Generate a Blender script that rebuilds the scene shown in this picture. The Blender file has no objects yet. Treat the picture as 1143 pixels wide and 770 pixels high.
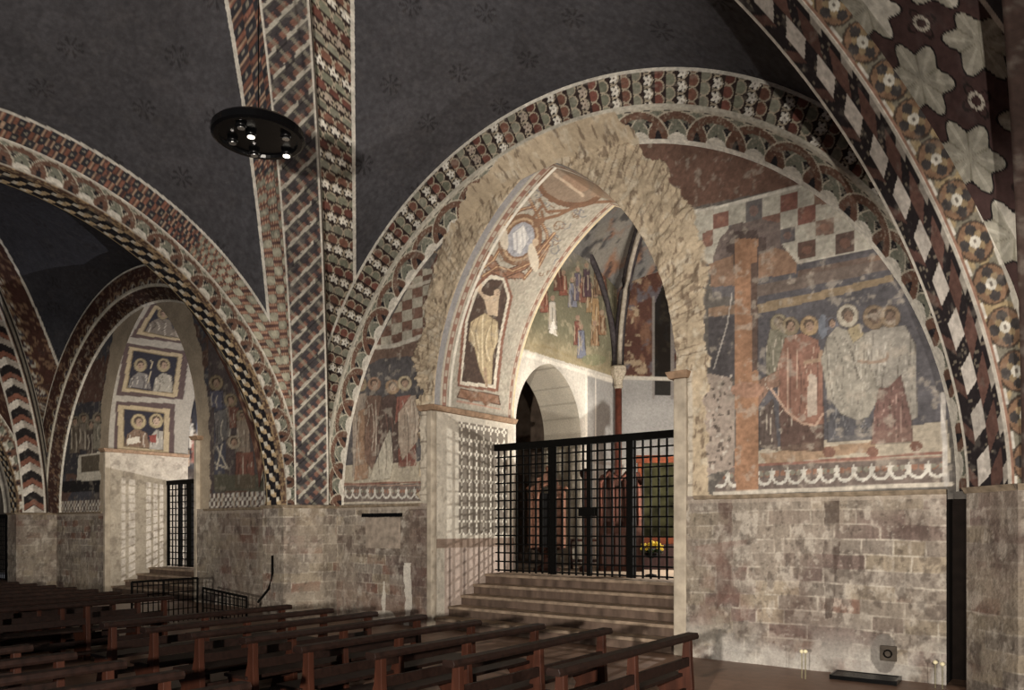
import bpy, math, random
import numpy as np
from math import sin, cos, pi, sqrt, radians

# ------------------------------------------------------------------ frame, camera, light
K = 1.18                                   # drawing unit -> metre
EYE = (0.0, -9.45, 1.7); FPX = 856.0; HORIZON = 588.0; YAW = math.atan2(0.610, 0.792)
CT, ST = cos(YAW), sin(YAW)
sc = bpy.context.scene
COL = sc.collection
cam_d = bpy.data.cameras.new('camera'); cam = bpy.data.objects.new('camera', cam_d); COL.objects.link(cam)
cam.location = [c*K for c in EYE]; cam.rotation_euler = (pi/2, 0, YAW)
cam_d.sensor_width = 36; cam_d.lens = FPX/1143*36; cam_d.shift_y = (HORIZON-385)/1143; cam_d.clip_start = .05
sc.camera = cam
sc.view_settings.view_transform = 'Standard'; sc.view_settings.look = 'None'
sc.view_settings.exposure = 0.0; sc.view_settings.gamma = 1.0; sc.view_settings.use_curve_mapping = False
w = bpy.data.worlds.new('world'); sc.world = w; w.use_nodes = True
w.node_tree.nodes['Background'].inputs[0].default_value = (.95, .93, 1, 1)
w.node_tree.nodes['Background'].inputs[1].default_value = 0.09

def point(name, loc, power, color=(1, .93, .84), r=.12):
    d = bpy.data.lights.new(name, 'POINT'); d.energy = power; d.color = color; d.shadow_soft_size = r
    o = bpy.data.objects.new(name, d); COL.objects.link(o); o.location = [c*K for c in loc]; return o
def spot(name, loc, target, power, ang, color=(1, .93, .84), r=.12, blend=.6):
    d = bpy.data.lights.new(name, 'SPOT'); d.energy = power; d.color = color; d.shadow_soft_size = r
    d.spot_size = radians(ang); d.spot_blend = blend
    o = bpy.data.objects.new(name, d); COL.objects.link(o); o.location = [c*K for c in loc]
    v = np.array(target, float)-np.array(loc, float)
    import mathutils
    o.rotation_euler = mathutils.Vector(v).to_track_quat('-Z', 'Y').to_euler(); return o
WARM = (1, .90, .76)
spot('key_light', (2.2, -8.4, 1.5), (-1.5, 0, 4.0), 2300, 108, (1, .91, .80), .10, .7)
spot('fill_light', (-.3, -11.3, 1.75), (-7.5, -2.0, 6.0), 6400, 100, (1, .91, .80), .09, .6)
spot('wall_light', (.2, -8.6, 1.9), (-2.6, 0, .75), 900, 42, WARM, .15, 1)
spot('pier_light', (-.4, -9.6, 2.3), (-12.8, 0, 2.6), 5200, 28, WARM, .15, 1)
spot('far_wall_light', (-.5, -9.7, 2.4), (-22.3, 0, 3.0), 17000, 22, WARM, .15, 1)
point('chapel_light', (-5.2, 4.4, 2.4), 900, (1, .95, .86), .04)
spot('chapel_vault_light', (-6.0, 3.4, 1.4), (-8.8, 4.6, 6.2), 1100, 110, (1, .92, .8), .1, 1)
point('far_chapel_light', (-17.2, 4.6, 2.5), 1100, (.98, .97, 1), .04)
spot('far_chapel_vault_light', (-17.0, .6, 1.0), (-20.4, 1.2, 5.6), 90, 90, WARM, .1, 1)

# ------------------------------------------------------------------ helpers: projection, colour, noise
def proj(X, Y, Z):
    a = X-EYE[0]; b = Y-EYE[1]
    t = -ST*a+CT*b; l = CT*a+ST*b
    t = np.where(np.abs(t) < .05, .05, t)
    return 571.5+FPX*l/t, HORIZON-FPX*(Z-EYE[2])/t
def ray(x):
    u = (x-571.5)/FPX
    return -ST+CT*u, CT+ST*u
def on_y(x, y, Y=0.):
    dx, dy = ray(x); t = (Y-EYE[1])/dy
    return dx*t+EYE[0], Y, EYE[2]+(HORIZON-y)*t/FPX
def c(h):
    h = h.lstrip('#'); v = np.array([int(h[i:i+2], 16)/255 for i in (0, 2, 4)])
    return np.where(v <= .04045, v/12.92, ((v+.055)/1.055)**2.4)
def hash2(i, j, k=0):
    v = np.sin(i*127.1+j*311.7+k*74.7)*43758.5453
    return v-np.floor(v)
def vnoise(x, y, k=0):
    xi, yi = np.floor(x), np.floor(y); fx, fy = x-xi, y-yi
    fx = fx*fx*(3-2*fx); fy = fy*fy*(3-2*fy)
    a = hash2(xi, yi, k); b = hash2(xi+1, yi, k); d = hash2(xi, yi+1, k); e = hash2(xi+1, yi+1, k)
    return (a*(1-fx)+b*fx)*(1-fy)+(d*(1-fx)+e*fx)*fy
def fbm(x, y, o=4, k=0):
    s = 0; a = .5; t = 0
    for i in range(o):
        s = s+a*vnoise(x*2**i+i*7.3, y*2**i-i*3.1, k+i); t += a; a *= .55
    return s/t
def sstep(a, b, x):
    t = np.clip((x-a)/(b-a), 0, 1); return t*t*(3-2*t)

class Canvas:
    """per-vertex paint on a surface; P = 2-D coordinates the shapes are given in"""
    def __init__(s, x, y, base='#808080'):
        s.x = np.asarray(x, float).ravel(); s.y = np.asarray(y, float).ravel()
        s.c = np.tile(c(base), (s.x.size, 1)); s.clip = None
    def tf(s, ox=0, oy=0, k=1): s.o = (ox, oy, k)
    o = (0, 0, 1)
    def _p(s, pts): return [(s.o[0]+a/s.o[2], s.o[1]+b/s.o[2]) for a, b in pts]
    def mix(s, m, col, a=1.0):
        col = c(col) if isinstance(col, str) else col
        m = np.clip(m*a, 0, 1)[:, None] if m.ndim == 1 else m
        s.c = s.c*(1-m)+col*m
    def inside(s, pts, raw=False):
        p = pts if raw else s._p(pts)
        xs = [q[0] for q in p]; ys = [q[1] for q in p]
        idx = np.nonzero((s.x >= min(xs)) & (s.x <= max(xs)) & (s.y >= min(ys)) & (s.y <= max(ys)))[0]
        X = s.x[idx]; Y = s.y[idx]; ins = np.zeros(idx.size, bool)
        n = len(p)
        for i in range(n):
            x1, y1 = p[i]; x2, y2 = p[(i+1) % n]
            if y1 == y2: continue
            cnd = ((y1 > Y) != (y2 > Y)) & (X < (x2-x1)*(Y-y1)/(y2-y1)+x1)
            ins ^= cnd
        m = np.zeros(s.x.size); m[idx[ins]] = 1
        return m
    def poly(s, pts, col, a=1.0, line=None, lw=1.0):
        m = s.inside(pts); s.mix(m, col, a)
        if line: s.stroke(list(pts)+[pts[0]], lw, line)
        return m
    def ell(s, cx, cy, rx, ry, col, a=1.0, rot=0, ring=None):
        cx, cy = s._p([(cx, cy)])[0]; rx /= s.o[2]; ry /= s.o[2]
        dx, dy = s.x-cx, s.y-cy; cr, sr = cos(rot), sin(rot)
        d = np.sqrt(((dx*cr+dy*sr)/rx)**2+((-dx*sr+dy*cr)/ry)**2)
        m = (d < 1)*1.0 if ring is None else ((d < 1) & (d > 1-ring))*1.0
        s.mix(m, col, a); return m
    def stroke(s, pts, wd, col, a=1.0, mask=None):
        p = s._p(pts); wd = wd/s.o[2]/2
        xs = [q[0] for q in p]; ys = [q[1] for q in p]
        idx = np.nonzero((s.x >= min(xs)-wd) & (s.x <= max(xs)+wd) & (s.y >= min(ys)-wd) & (s.y <= max(ys)+wd))[0]
        X = s.x[idx]; Y = s.y[idx]; d = np.full(idx.size, 1e9)
        for (x1, y1), (x2, y2) in zip(p[:-1], p[1:]):
            L = (x2-x1)**2+(y2-y1)**2+1e-12
            t = np.clip(((X-x1)*(x2-x1)+(Y-y1)*(y2-y1))/L, 0, 1)
            d = np.minimum(d, np.hypot(X-x1-t*(x2-x1), Y-y1-t*(y2-y1)))
        m = np.zeros(s.x.size); m[idx] = sstep(wd*1.15, wd*.75, d)
        if mask is not None: m = m*mask
        s.mix(m, col, a)
    def robe(s, pts, col, dark='#2a1c18', light='#b4a894', n=9, seed=0, lean=0.0, a=.9):
        """a draped garment: body colour with long falling folds"""
        m = s.poly(pts, col, a); R = random.Random(seed)
        xs = [q[0] for q in pts]; ys = [q[1] for q in pts]
        for i in range(n):
            x0 = min(xs)+(i+.5+R.uniform(-.3, .3))*(max(xs)-min(xs))/n; y0 = min(ys)+R.uniform(0, .35)*(max(ys)-min(ys))
            y1 = y0+R.uniform(.35, .8)*(max(ys)-min(ys)); b = R.uniform(-1, 1)*(max(xs)-min(xs))*.16
            q = [(x0+b*sin(t*3)+lean*t*(y1-y0), y0+(y1-y0)*t) for t in np.linspace(0, 1, 6)]
            s.stroke(q, R.uniform(2.2, 4.2), dark if i % 2 else light, .6, m)
        s.stroke(list(pts)+[pts[0]], 2.4, dark, .5)
        return m
    def head(s, x, y, r, halo='#7c6a48', face='#8a6c54', hair='#3a2a22'):
        if halo:
            s.ell(x, y, r*1.75, r*1.85, halo, .85); s.ell(x, y, r*1.8, r*1.9, '#3a3028', .6, ring=.1)
        s.ell(x, y-r*.25, r, r*1.05, hair, .9); s.ell(x+r*.1, y+r*.15, r*.72, r*.92, face, .95)
        for k in (-.3, .3): s.ell(x+r*k+r*.1, y, r*.13, r*.09, '#241a16', .8)
        s.stroke([(x+r*.12, y+r*.05), (x+r*.15, y+r*.35)], r*.12, '#4a3428', .6)
        s.stroke([(x-r*.1, y+r*.58), (x+r*.32, y+r*.58)], r*.13, '#4a2a22', .6)
    def grime(s, u, v, amt=.35, sc_=1.0, wear='#8b8172', wa=.35, seed=0):
        """plaster wear: lighter patches and dirt, fixed to the surface"""
        n = fbm(u*3*sc_, v*3*sc_, 5, seed); s.c = s.c*(1+amt*(n-.5)*2)[:, None]
        n2 = fbm(u*9*sc_+5, v*9*sc_, 4, seed+9); s.mix(sstep(.6, .74, n2), wear, wa)
        n3 = fbm(u*26*sc_, v*26*sc_, 2, seed+3); s.c = s.c*(1+.3*(n3-.5)*2)[:, None]

# ------------------------------------------------------------------ materials
MATS = {}
def mat_paint(name='painted_plaster', rough=.85, bump=.25, scale=14):
    if name in MATS: return MATS[name]
    m = bpy.data.materials.new(name); m.use_nodes = True; nt = m.node_tree; b = nt.nodes['Principled BSDF']
    at = nt.nodes.new('ShaderNodeAttribute'); at.attribute_name = 'Col'
    tc = nt.nodes.new('ShaderNodeTexCoord')
    n1 = nt.nodes.new('ShaderNodeTexNoise'); n1.inputs['Scale'].default_value = scale; n1.inputs['Detail'].default_value = 8
    n1.inputs['Roughness'].default_value = .7
    mr = nt.nodes.new('ShaderNodeMapRange'); mr.inputs[1].default_value = .3; mr.inputs[2].default_value = .7
    mr.inputs[3].default_value = .78; mr.inputs[4].default_value = 1.18
    mx = nt.nodes.new('ShaderNodeMix'); mx.data_type = 'RGBA'; mx.blend_type = 'MULTIPLY'; mx.inputs[0].default_value = 1
    bp = nt.nodes.new('ShaderNodeBump'); bp.inputs['Strength'].default_value = bump; bp.inputs['Distance'].default_value = .02
    L = nt.links.new
    L(tc.outputs['Object'], n1.inputs['Vector']); L(n1.outputs[0], mr.inputs[0])
    L(at.outputs['Color'], mx.inputs[6]); L(mr.outputs[0], mx.inputs[7]); L(mx.outputs[2], b.inputs['Base Color'])
    L(n1.outputs[0], bp.inputs['Height']); L(bp.outputs[0], b.inputs['Normal'])
    b.inputs['Roughness'].default_value = rough; b.inputs['Specular IOR Level'].default_value = .2
    MATS[name] = m; return m
def mat(name, col, rough=.6, metal=0, noise=.3, scale=8, bump=.1, stretch=(1, 1, 1), emit=None, spec=.18, trans=0):
    if name in MATS: return MATS[name]
    m = bpy.data.materials.new(name); m.use_nodes = True; nt = m.node_tree; b = nt.nodes['Principled BSDF']
    col = c(col) if isinstance(col, str) else col
    tc = nt.nodes.new('ShaderNodeTexCoord'); mp = nt.nodes.new('ShaderNodeMapping'); mp.inputs['Scale'].default_value = stretch
    n1 = nt.nodes.new('ShaderNodeTexNoise'); n1.inputs['Scale'].default_value = scale; n1.inputs['Detail'].default_value = 6
    rp = nt.nodes.new('ShaderNodeValToRGB')
    rp.color_ramp.elements[0].position = .3; rp.color_ramp.elements[1].position = .7
    rp.color_ramp.elements[0].color = (*(col*(1-noise)), 1); rp.color_ramp.elements[1].color = (*np.clip(col*(1+noise), 0, 1), 1)
    bp = nt.nodes.new('ShaderNodeBump'); bp.inputs['Strength'].default_value = bump; bp.inputs['Distance'].default_value = .01
    L = nt.links.new
    L(tc.outputs['Object'], mp.inputs[0]); L(mp.outputs[0], n1.inputs['Vector']); L(n1.outputs[0], rp.inputs[0])
    L(rp.outputs[0], b.inputs['Base Color']); L(n1.outputs[0], bp.inputs['Height']); L(bp.outputs[0], b.inputs['Normal'])
    b.inputs['Roughness'].default_value = rough; b.inputs['Metallic'].default_value = metal
    b.inputs['Specular IOR Level'].default_value = spec
    if emit is not None:
        b.inputs['Emission Color'].default_value = (*c(emit[0]), 1); b.inputs['Emission Strength'].default_value = emit[1]
    MATS[name] = m; return m
PLASTER = mat_paint(); STONE = mat_paint('stone_masonry', .9, .8, 26)
WOOD = mat('dark_walnut', '#1b100c', .55, 0, .45, 3, .15, (1, 6, 6))
WOODR = mat('red_brown_wood', '#321a11', .55, 0, .35, 3, .15, (6, 6, 1))
IRON = mat('black_iron', '#0b0a09', .8, 0, .3, 20, .1, spec=.08)
BLACK = mat('black_lacquer', '#0a0a0b', .25, .2, .1, 5, 0)

# ------------------------------------------------------------------ mesh builders
def link(name, me, parent=None, kind=None, mt=None):
    o = bpy.data.objects.new(name, me); COL.objects.link(o)
    if mt: me.materials.append(mt)
    if parent: o.parent = parent
    if kind: o['kind'] = kind
    return o
def grid(name, P, col=None, mt=None, parent=None, kind=None, keep=None, gain=1.0, smooth=True, sat=.66):
    """P: (nu,nv,3) drawing units"""
    nu, nv = P.shape[:2]; me = bpy.data.meshes.new(name)
    V = (P.reshape(-1, 3)*K).astype(np.float32)
    i = np.arange(nu*nv).reshape(nu, nv)
    F = np.stack([i[:-1, :-1], i[1:, :-1], i[1:, 1:], i[:-1, 1:]], -1).reshape(-1, 4)
    if keep is not None: F = F[keep.ravel()]
    me.vertices.add(len(V)); me.vertices.foreach_set('co', V.ravel())
    me.loops.add(F.size); me.loops.foreach_set('vertex_index', F.ravel().astype(np.int32))
    me.polygons.add(len(F)); me.polygons.foreach_set('loop_start', np.arange(0, F.size, 4, dtype=np.int32))
    try: me.polygons.foreach_set('loop_total', np.full(len(F), 4, np.int32))
    except Exception: pass
    me.update(calc_edges=True)
    if smooth: me.polygons.foreach_set('use_smooth', np.ones(len(F), bool))
    if col is not None:
        a = me.color_attributes.new('Col', 'FLOAT_COLOR', 'POINT')
        cc = np.ones((len(V), 4), np.float32); lum = (col@np.array((.25, .65, .10)))[:, None]; cc[:, :3] = np.clip((lum+(col-lum)*sat)*gain, 0, .85)
        a.data.foreach_set('color', cc.ravel())
    return link(name, me, parent, kind, mt or PLASTER)
class MB:
    def __init__(s): s.v = []; s.f = []
    def box(s, x0, y0, z0, x1, y1, z1, bev=0):
        s.hexa([(x0, y0, z0), (x1, y0, z0), (x1, y1, z0), (x0, y1, z0), (x0, y0, z1), (x1, y0, z1), (x1, y1, z1), (x0, y1, z1)])
    def hexa(s, p):
        n = len(s.v); s.v += p
        s.f += [tuple(n+i for i in q) for q in ((3, 2, 1, 0), (4, 5, 6, 7), (0, 1, 5, 4), (1, 2, 6, 5), (2, 3, 7, 6), (3, 0, 4, 7))]
    def prism(s, pts, axis, a, b):
        """extrude a 2-D outline along an axis ('x','y','z')"""
        def P(u, v, w_): return {'x': (w_, u, v), 'y': (u, w_, v), 'z': (u, v, w_)}[axis]
        n = len(s.v); k = len(pts); s.v += [P(u, v, a) for u, v in pts]+[P(u, v, b) for u, v in pts]
        s.f.append(tuple(n+i for i in range(k))); s.f.append(tuple(n+k+i for i in reversed(range(k))))
        for i in range(k): j = (i+1) % k; s.f.append((n+i, n+k+i, n+k+j, n+j))
    def tube(s, pts, r, seg=8, cap=True):
        pts = [np.array(p, float) for p in pts]; rs = r if isinstance(r, (list, tuple)) else [r]*len(pts)
        n0 = len(s.v)
        for i, p in enumerate(pts):
            t = pts[min(i+1, len(pts)-1)]-pts[max(i-1, 0)]; t = t/(np.linalg.norm(t)+1e-9)
            a = np.array((0, 0, 1.)) if abs(t[2]) < .9 else np.array((1., 0, 0))
            u = np.cross(t, a); u /= np.linalg.norm(u); v = np.cross(t, u)
            for k in range(seg):
                q = p+rs[i]*(cos(2*pi*k/seg)*u+sin(2*pi*k/seg)*v); s.v.append(tuple(q))
        for i in range(len(pts)-1):
            for k in range(seg):
                a = n0+i*seg+k; b = n0+i*seg+(k+1) % seg; s.f.append((a, b, b+seg, a+seg))
        if cap:
            s.f.append(tuple(n0+k for k in range(seg))); s.f.append(tuple(n0+(len(pts)-1)*seg+k for k in reversed(range(seg))))
    def lathe(s, prof, cx=0, cy=0, cz=0, seg=24):
        n0 = len(s.v)
        for r, z in prof:
            for k in range(seg): s.v.append((cx+r*cos(2*pi*k/seg), cy+r*sin(2*pi*k/seg), cz+z))
        for i in range(len(prof)-1):
            for k in range(seg):
                a = n0+i*seg+k; b = n0+i*seg+(k+1) % seg; s.f.append((a, b, b+seg, a+seg))
        s.f.append(tuple(n0+k for k in reversed(range(seg)))); s.f.append(tuple(n0+(len(prof)-1)*seg+k for k in range(seg)))
    def build(s, name, m, parent=None, kind=None, bevel=0, smooth=False):
        me = bpy.data.meshes.new(name); me.from_pydata([tuple(q*K for q in p) for p in s.v], [], s.f); me.update()
        o = link(name, me, parent, kind, m)
        if smooth: me.polygons.foreach_set('use_smooth', np.ones(len(me.polygons), bool))
        if bevel:
            b = o.modifiers.new('bevel', 'BEVEL'); b.width = bevel; b.segments = 2; b.limit_method = 'ANGLE'
        return o
def tag(o, label=None, cat=None, group=None, kind=None):
    if label: o['label'] = label
    if cat: o['category'] = cat
    if group: o['group'] = group
    if kind: o['kind'] = kind
    return o
def thing(name, loc, rz, label, cat, group=None):
    o = bpy.data.objects.new(name, None); COL.objects.link(o); o.location = [q*K for q in loc]; o.rotation_euler = (0, 0, rz)
    return tag(o, label, cat, group)

# ------------------------------------------------------------------ ornament patterns: (s along, t across) -> colour
def base_of(s, col): return np.tile(c(col), (s.size, 1))
def put(C, m, col, a=1.0):
    col = c(col) if isinstance(col, str) else col
    m = np.clip(m*a, 0, 1)[:, None]; return C*(1-m)+col*m
def pat_scales(s, t, d=.165):
    """overlapping scales with five-petalled flowers, rows rust / green / white"""
    s = s.ravel(); t = t.ravel(); C = base_of(s, '#2a1d1b')
    row = np.floor(s/d); fs = s/d-row; off = (row % 2)*.5
    q = t/d+off; col_ = np.floor(q); ft = q-col_-.5
    k = (row % 6).astype(int)
    cols = [c(h) for h in ('#5f3226', '#62634f', '#1f1718', '#633c2b', '#6d6c5a', '#241a1a')]
    cell = np.stack([np.choose(k, [cc[j] for cc in cols]) for j in range(3)], -1)
    cell = cell*(.75+.5*hash2(row, col_))[:, None]
    r = np.hypot(ft, (fs-.30)*.95)
    C = np.where((r < .46)[:, None], cell, C)
    fl = np.isin(k, (2, 5)); ang = np.arctan2(fs-.42, ft); rr = np.hypot(ft, fs-.42)
    pet = (rr < .36+.12*np.cos(5*ang+pi/2*3)) & fl
    wcol = np.where((hash2(row, row) > .3)[:, None], c('#b3ada0'), c('#8d7d6c'))
    C = np.where(pet[:, None], wcol, C); C = put(C, ((rr < .07) & fl)*1., '#5c4a3c')
    C = put(C, (np.abs(r-.47) < .05)*1., '#8f8168', .9)
    return C
def pat_hex(s, t, d=.15, a='#73432f', b='#6f6e5c', e='#2a2a30', chk=0.0):
    s = s.ravel(); t = t.ravel()
    i = np.floor(s/d); j = np.floor(t/d); fs = s/d-i-.5; ft = t/d-j-.5; par = (i+j) % 2
    C = np.where((par > 0)[:, None], c(a), c(b)); C = C*(.7+.6*hash2(i, j))[:, None]
    r = np.hypot(fs, ft)
    if not chk: C = np.where(((par < 1) & (s > 5.6))[:, None], c('#2c2b31'), C); C = np.where(((par < 1) & (s < 4.4))[:, None], c('#8b8770')*(.75+.4*hash2(i, j))[:, None], C)
    C = put(C, (par > 0)*(np.abs(fs) < .14+.3*ft**2)*1., e, .7); C = put(C, (par < 1)*(r > .52)*1., e, .6)
    C = put(C, (par > 0)*(np.abs(np.abs(fs)-.3) < .06)*1., '#a88c6a', .6)
    C = put(C, (par < 1)*(r < .18)*1., '#9a9078', .5*(1-chk))
    return C
def pat_lattice(s, t, w_=.6, d=.2):
    """slanting pale and rust bars, crossed here and there, on slate"""
    s = s.ravel(); t = t.ravel(); C = base_of(s, '#332e30')
    a = (s-t*1.05)/(d*1.55); b = (s+t*1.1)/(d*1.7); ia = np.floor(a); fa = a-ia; ib = np.floor(b); fb = b-ib
    j = np.floor(t/.15+.5*(ia % 2)); br = hash2(ia, j)
    C = put(C, ((fa > .30) & (fa < .66))*1., '#6b4231', .85)
    C = put(C, ((fb < .3) & (fb > .08))*1., '#746f5c', .55)
    C = put(C, ((fa < .33) & (br > .22))*1., '#8f897a', .9); C = put(C, ((fa < .1))*1., '#1d191c', .8)
    C = put(C, ((np.abs(fa-.5) < .25) & (np.abs(fb-.6) < .16))*1., '#2a272d', .9)
    return C
def pat_rhomb(s, t, w_=.62):
    """leaning pale, rust and black lozenges set like tumbling blocks"""
    s = s.ravel(); t = t.ravel(); C = base_of(s, '#1d171a'); h = .46; f = t/w_+.5
    sp = hash2(np.floor(s*38), np.floor(t*38)); C = put(C, (sp > .93)*1., '#7d715c', .5)
    u = s/h-(f-.30)*.95; i = np.floor(u); q = u-i
    C = put(C, ((f > .28) & (f < .56) & (q < .60))*1., c('#9b9389')*(.8+.35*hash2(i, i*0+1))[:, None])
    u = s/h-(f-.56)*1.9+.35; i = np.floor(u); q = u-i
    C = put(C, ((f > .56) & (f < .84) & (q < .64))*1., c('#50332a')*(.8+.4*hash2(i, i*0+2))[:, None])
    u = s/h+(f-.28)*1.3+.1; q = u-np.floor(u); C = put(C, ((f > .05) & (f < .28) & (q < .30))*1., '#50332a', .9)
    u = s/h-(f-.84)*1.5; q = u-np.floor(u); C = put(C, ((f > .84) & (q < .38))*1., '#847c70', .9)
    return C
def pat_circles(s, t, h=.42):
    s = s.ravel(); t = t.ravel(); C = base_of(s, '#66604f'); d = h*.98
    i = np.floor(s/d); fs = (s/d-i-.5)*d; r = np.hypot(fs, t)
    n = fbm(s*7, t*7, 3); C = put(C, sstep(.5, .6, n), '#8c7443', .8)
    C = put(C, ((np.abs(t) > h*.34) & (np.abs(fs) > h*.3))*1., '#aaa498', .85)
    R = h*.44; C = put(C, (r < R)*1., '#6c4e33'); C = put(C, (np.abs(r-R) < .012)*1., '#2c211d', .8)
    ang = np.arctan2(t, fs); C = put(C, (r < R*.9*np.abs(np.cos(2*ang))**.6)*1., '#35302f')
    C = put(C, (r < R*.62*np.abs(np.sin(2*ang))**.8)*1., '#7a653f', .9)
    C = put(C, (r < R*.3)*1., '#a39e90'); C = put(C, (r < R*.1)*1., '#5a5248')
    return C
def pat_rosettes(s, t, d=.80):
    """big pale eight-lobed leaves on brown with little rings"""
    s = s.ravel(); t = t.ravel(); C = base_of(s, '#3a2523')
    def near(ox, oy):
        u = s/d+ox; v = t/d+oy; fu = u-np.floor(u)-.5; fv = v-np.floor(v)-.5
        return np.hypot(fu, fv), np.arctan2(fv, fu), hash2(np.floor(u), np.floor(v), 2)
    r, a, hsh = near(0, 0)
    R = .37+.075*np.cos(6*a)
    C = put(C, (np.abs(r-R) < .03)*1., '#120e10'); C = put(C, (r < R)*1., '#7a7667')
    C = put(C, ((r < R) & (np.cos(6*a) > .86) & (r > .1))*1., '#918d7d', .7); C = put(C, ((r < R) & (np.cos(6*a+pi) > .93))*1., '#57523f', .6)
    C = put(C, ((r < R) & (a > 0) & (hsh > .5))*1., '#b5afa2', .5)
    r, a, hsh = near(.5, .5)
    C = put(C, (np.abs(r-.085) < .022)*1., '#9a9282'); C = put(C, (np.abs(r-.2*np.abs(np.cos(2*a)))< .02)*1., '#15100f', .8)
    return put(C, (t < .13)*1., '#8f897c')
def pat_scroll(s, t, d=.42):
    """acanthus scrolls, cream and blue on oxblood"""
    s = s.ravel(); t = t.ravel(); C = base_of(s, '#3b2018')
    i = np.floor(s/d); fs = (s/d-i-.5); ft = t/d; r = np.hypot(fs, ft); a = np.arctan2(ft, fs)
    C = put(C, (np.abs(r-.38) < .05)*1., '#6e5638'); sp = np.sin(a*2+r*16+i*2)
    C = put(C, ((sp > .45) & (r < .34))*1., '#9a9484', .85); C = put(C, ((sp < -.6) & (r < .34))*1., '#2d3440', .8)
    n = fbm(s*11, t*11, 3); C = put(C, sstep(.6, .68, n), '#7a5a3c', .6)
    return C
def pat_interlace(s, t, w_=.42, d=.42, dark=1.0):
    """overlapping hoops with pale scallops at the inner edge; t from 0 (inner) to w_"""
    s = s.ravel(); t = t.ravel(); C = base_of(s, '#1d1b20'); f = t/w_
    for k, cl in enumerate(('#5f6152', '#5c3c2b')):
        for o_ in (0, 1):
            q = (s/d+k*.5+o_)/2; u = (q-np.floor(q)-.5)*2
            r = np.hypot(u*1.05, (f-.08)*1.0); C = put(C, (np.abs(r-.72) < .1)*1., cl, .95); C = put(C, (np.abs(r-.83) < .02)*1., '#a09882', .8)
    q = s/d; u = q-np.floor(q)-.5
    C = put(C, (np.hypot(u, f*.9) < .3)*1., '#a8a294'); C = put(C, (np.hypot(u, f*.9) < .13)*1., '#8a8474')
    sp = hash2(np.floor(s*45), np.floor(t*45)); C = put(C, ((sp > .86) & (f > .4))*1., '#8d8470', .4)
    return C
def pat_dice(s, t, w_=.58):
    """gold and white tumbling blocks on black, fine gold edge"""
    s = s.ravel(); t = t.ravel(); C = base_of(s, '#18151a'); d = .15
    f = t/w_
    i = np.floor(s/d); fs = s/d-i; j = np.floor((f+i*.0)*4); fj = f*4-j
    C = put(C, ((i+j) % 2 < 1)*(fs+fj*.4 > .25)*(fs+fj*.4 < .95)*1., '#9f8456'); C = put(C, ((i+j) % 2 < 1)*(fs > .5)*(fj < .6)*1., '#b2ab9a', .8)
    C = put(C, ((f > .72))*1., '#553a28', .9); C = put(C, ((f > .72) & (hash2(np.floor(s*30), np.floor(t*30)) > .6))*1., '#8e7142', .8)
    return C
def pat_chevron(s, t, w_=.62):
    s = s.ravel(); t = t.ravel(); h = .60; C = base_of(s, '#1b1718'); a = np.abs(t)/(w_/2)
    q = (s+a*h*.35)/h; f = q-np.floor(q)
    C = put(C, ((f < .34) & (a < .8))*1., '#aaa296'); C = put(C, ((f > .36) & (f < .62) & (a < .8))*1., '#6b3c28'); C = put(C, ((f < .34) & (t > 0) & (a < .8))*1., '#857c70')
    return C
def pat_frieze(s, t, d, h):
    """row of hanging round-headed scallops with small crosses; t 0 bottom .. h top"""
    s = s.ravel(); t = t.ravel(); C = base_of(s, '#5a4c46'); f = t/h
    q = s/d; i = np.floor(q); u = (q-i-.5); r = np.hypot(u, (f-.55)*.95*h/d)
    C = put(C, ((np.hypot(np.abs(u)-.2, (f-.62)*h/d) < .17))*1., c('#7d5138')); C = put(C, ((i+1) % 2 > 0)*((np.hypot(np.abs(u)-.2, (f-.62)*h/d) < .15)*1.), '#6f6c5c')
    C = put(C, ((np.abs(r-.46) < .085) & (f < .72))*1., '#aaa69b')
    q2 = q+.5; u2 = q2-np.floor(q2)-.5
    C = put(C, ((np.abs(u2) < .05) & (f > .35) & (f < .85))*1., '#a8a498', .9); C = put(C, ((np.abs(u2) < .16) & (np.abs(f-.62) < .05))*1., '#a8a498', .9)
    C = put(C, (f > .93)*1., '#8c6a56', .9)
    return C
def stars(s, t, d=.95, seed=0):
    """faded star-studded night sky"""
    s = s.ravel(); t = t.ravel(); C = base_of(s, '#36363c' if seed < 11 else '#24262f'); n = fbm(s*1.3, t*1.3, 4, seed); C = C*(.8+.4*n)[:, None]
    C = put(C, fbm(s*.5+3, t*.5, 3, seed+4)*1., '#3c3738', .5)
    q = s/d; i = np.floor(q); v = t/d+(i % 2)*.5; j = np.floor(v)
    du = (q-i-.5-(hash2(i, j, 1)-.5)*.25)*d; dv = (v-j-.5-(hash2(i, j, 5)-.5)*.25)*d
    r = np.hypot(du, dv); a = np.arctan2(dv, du)
    ray_ = (np.abs(np.cos(4*a)) > .82) & (r < .15) & (r > .035)
    return put(C, ray_*1., '#1d1a1c', .65)

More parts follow.
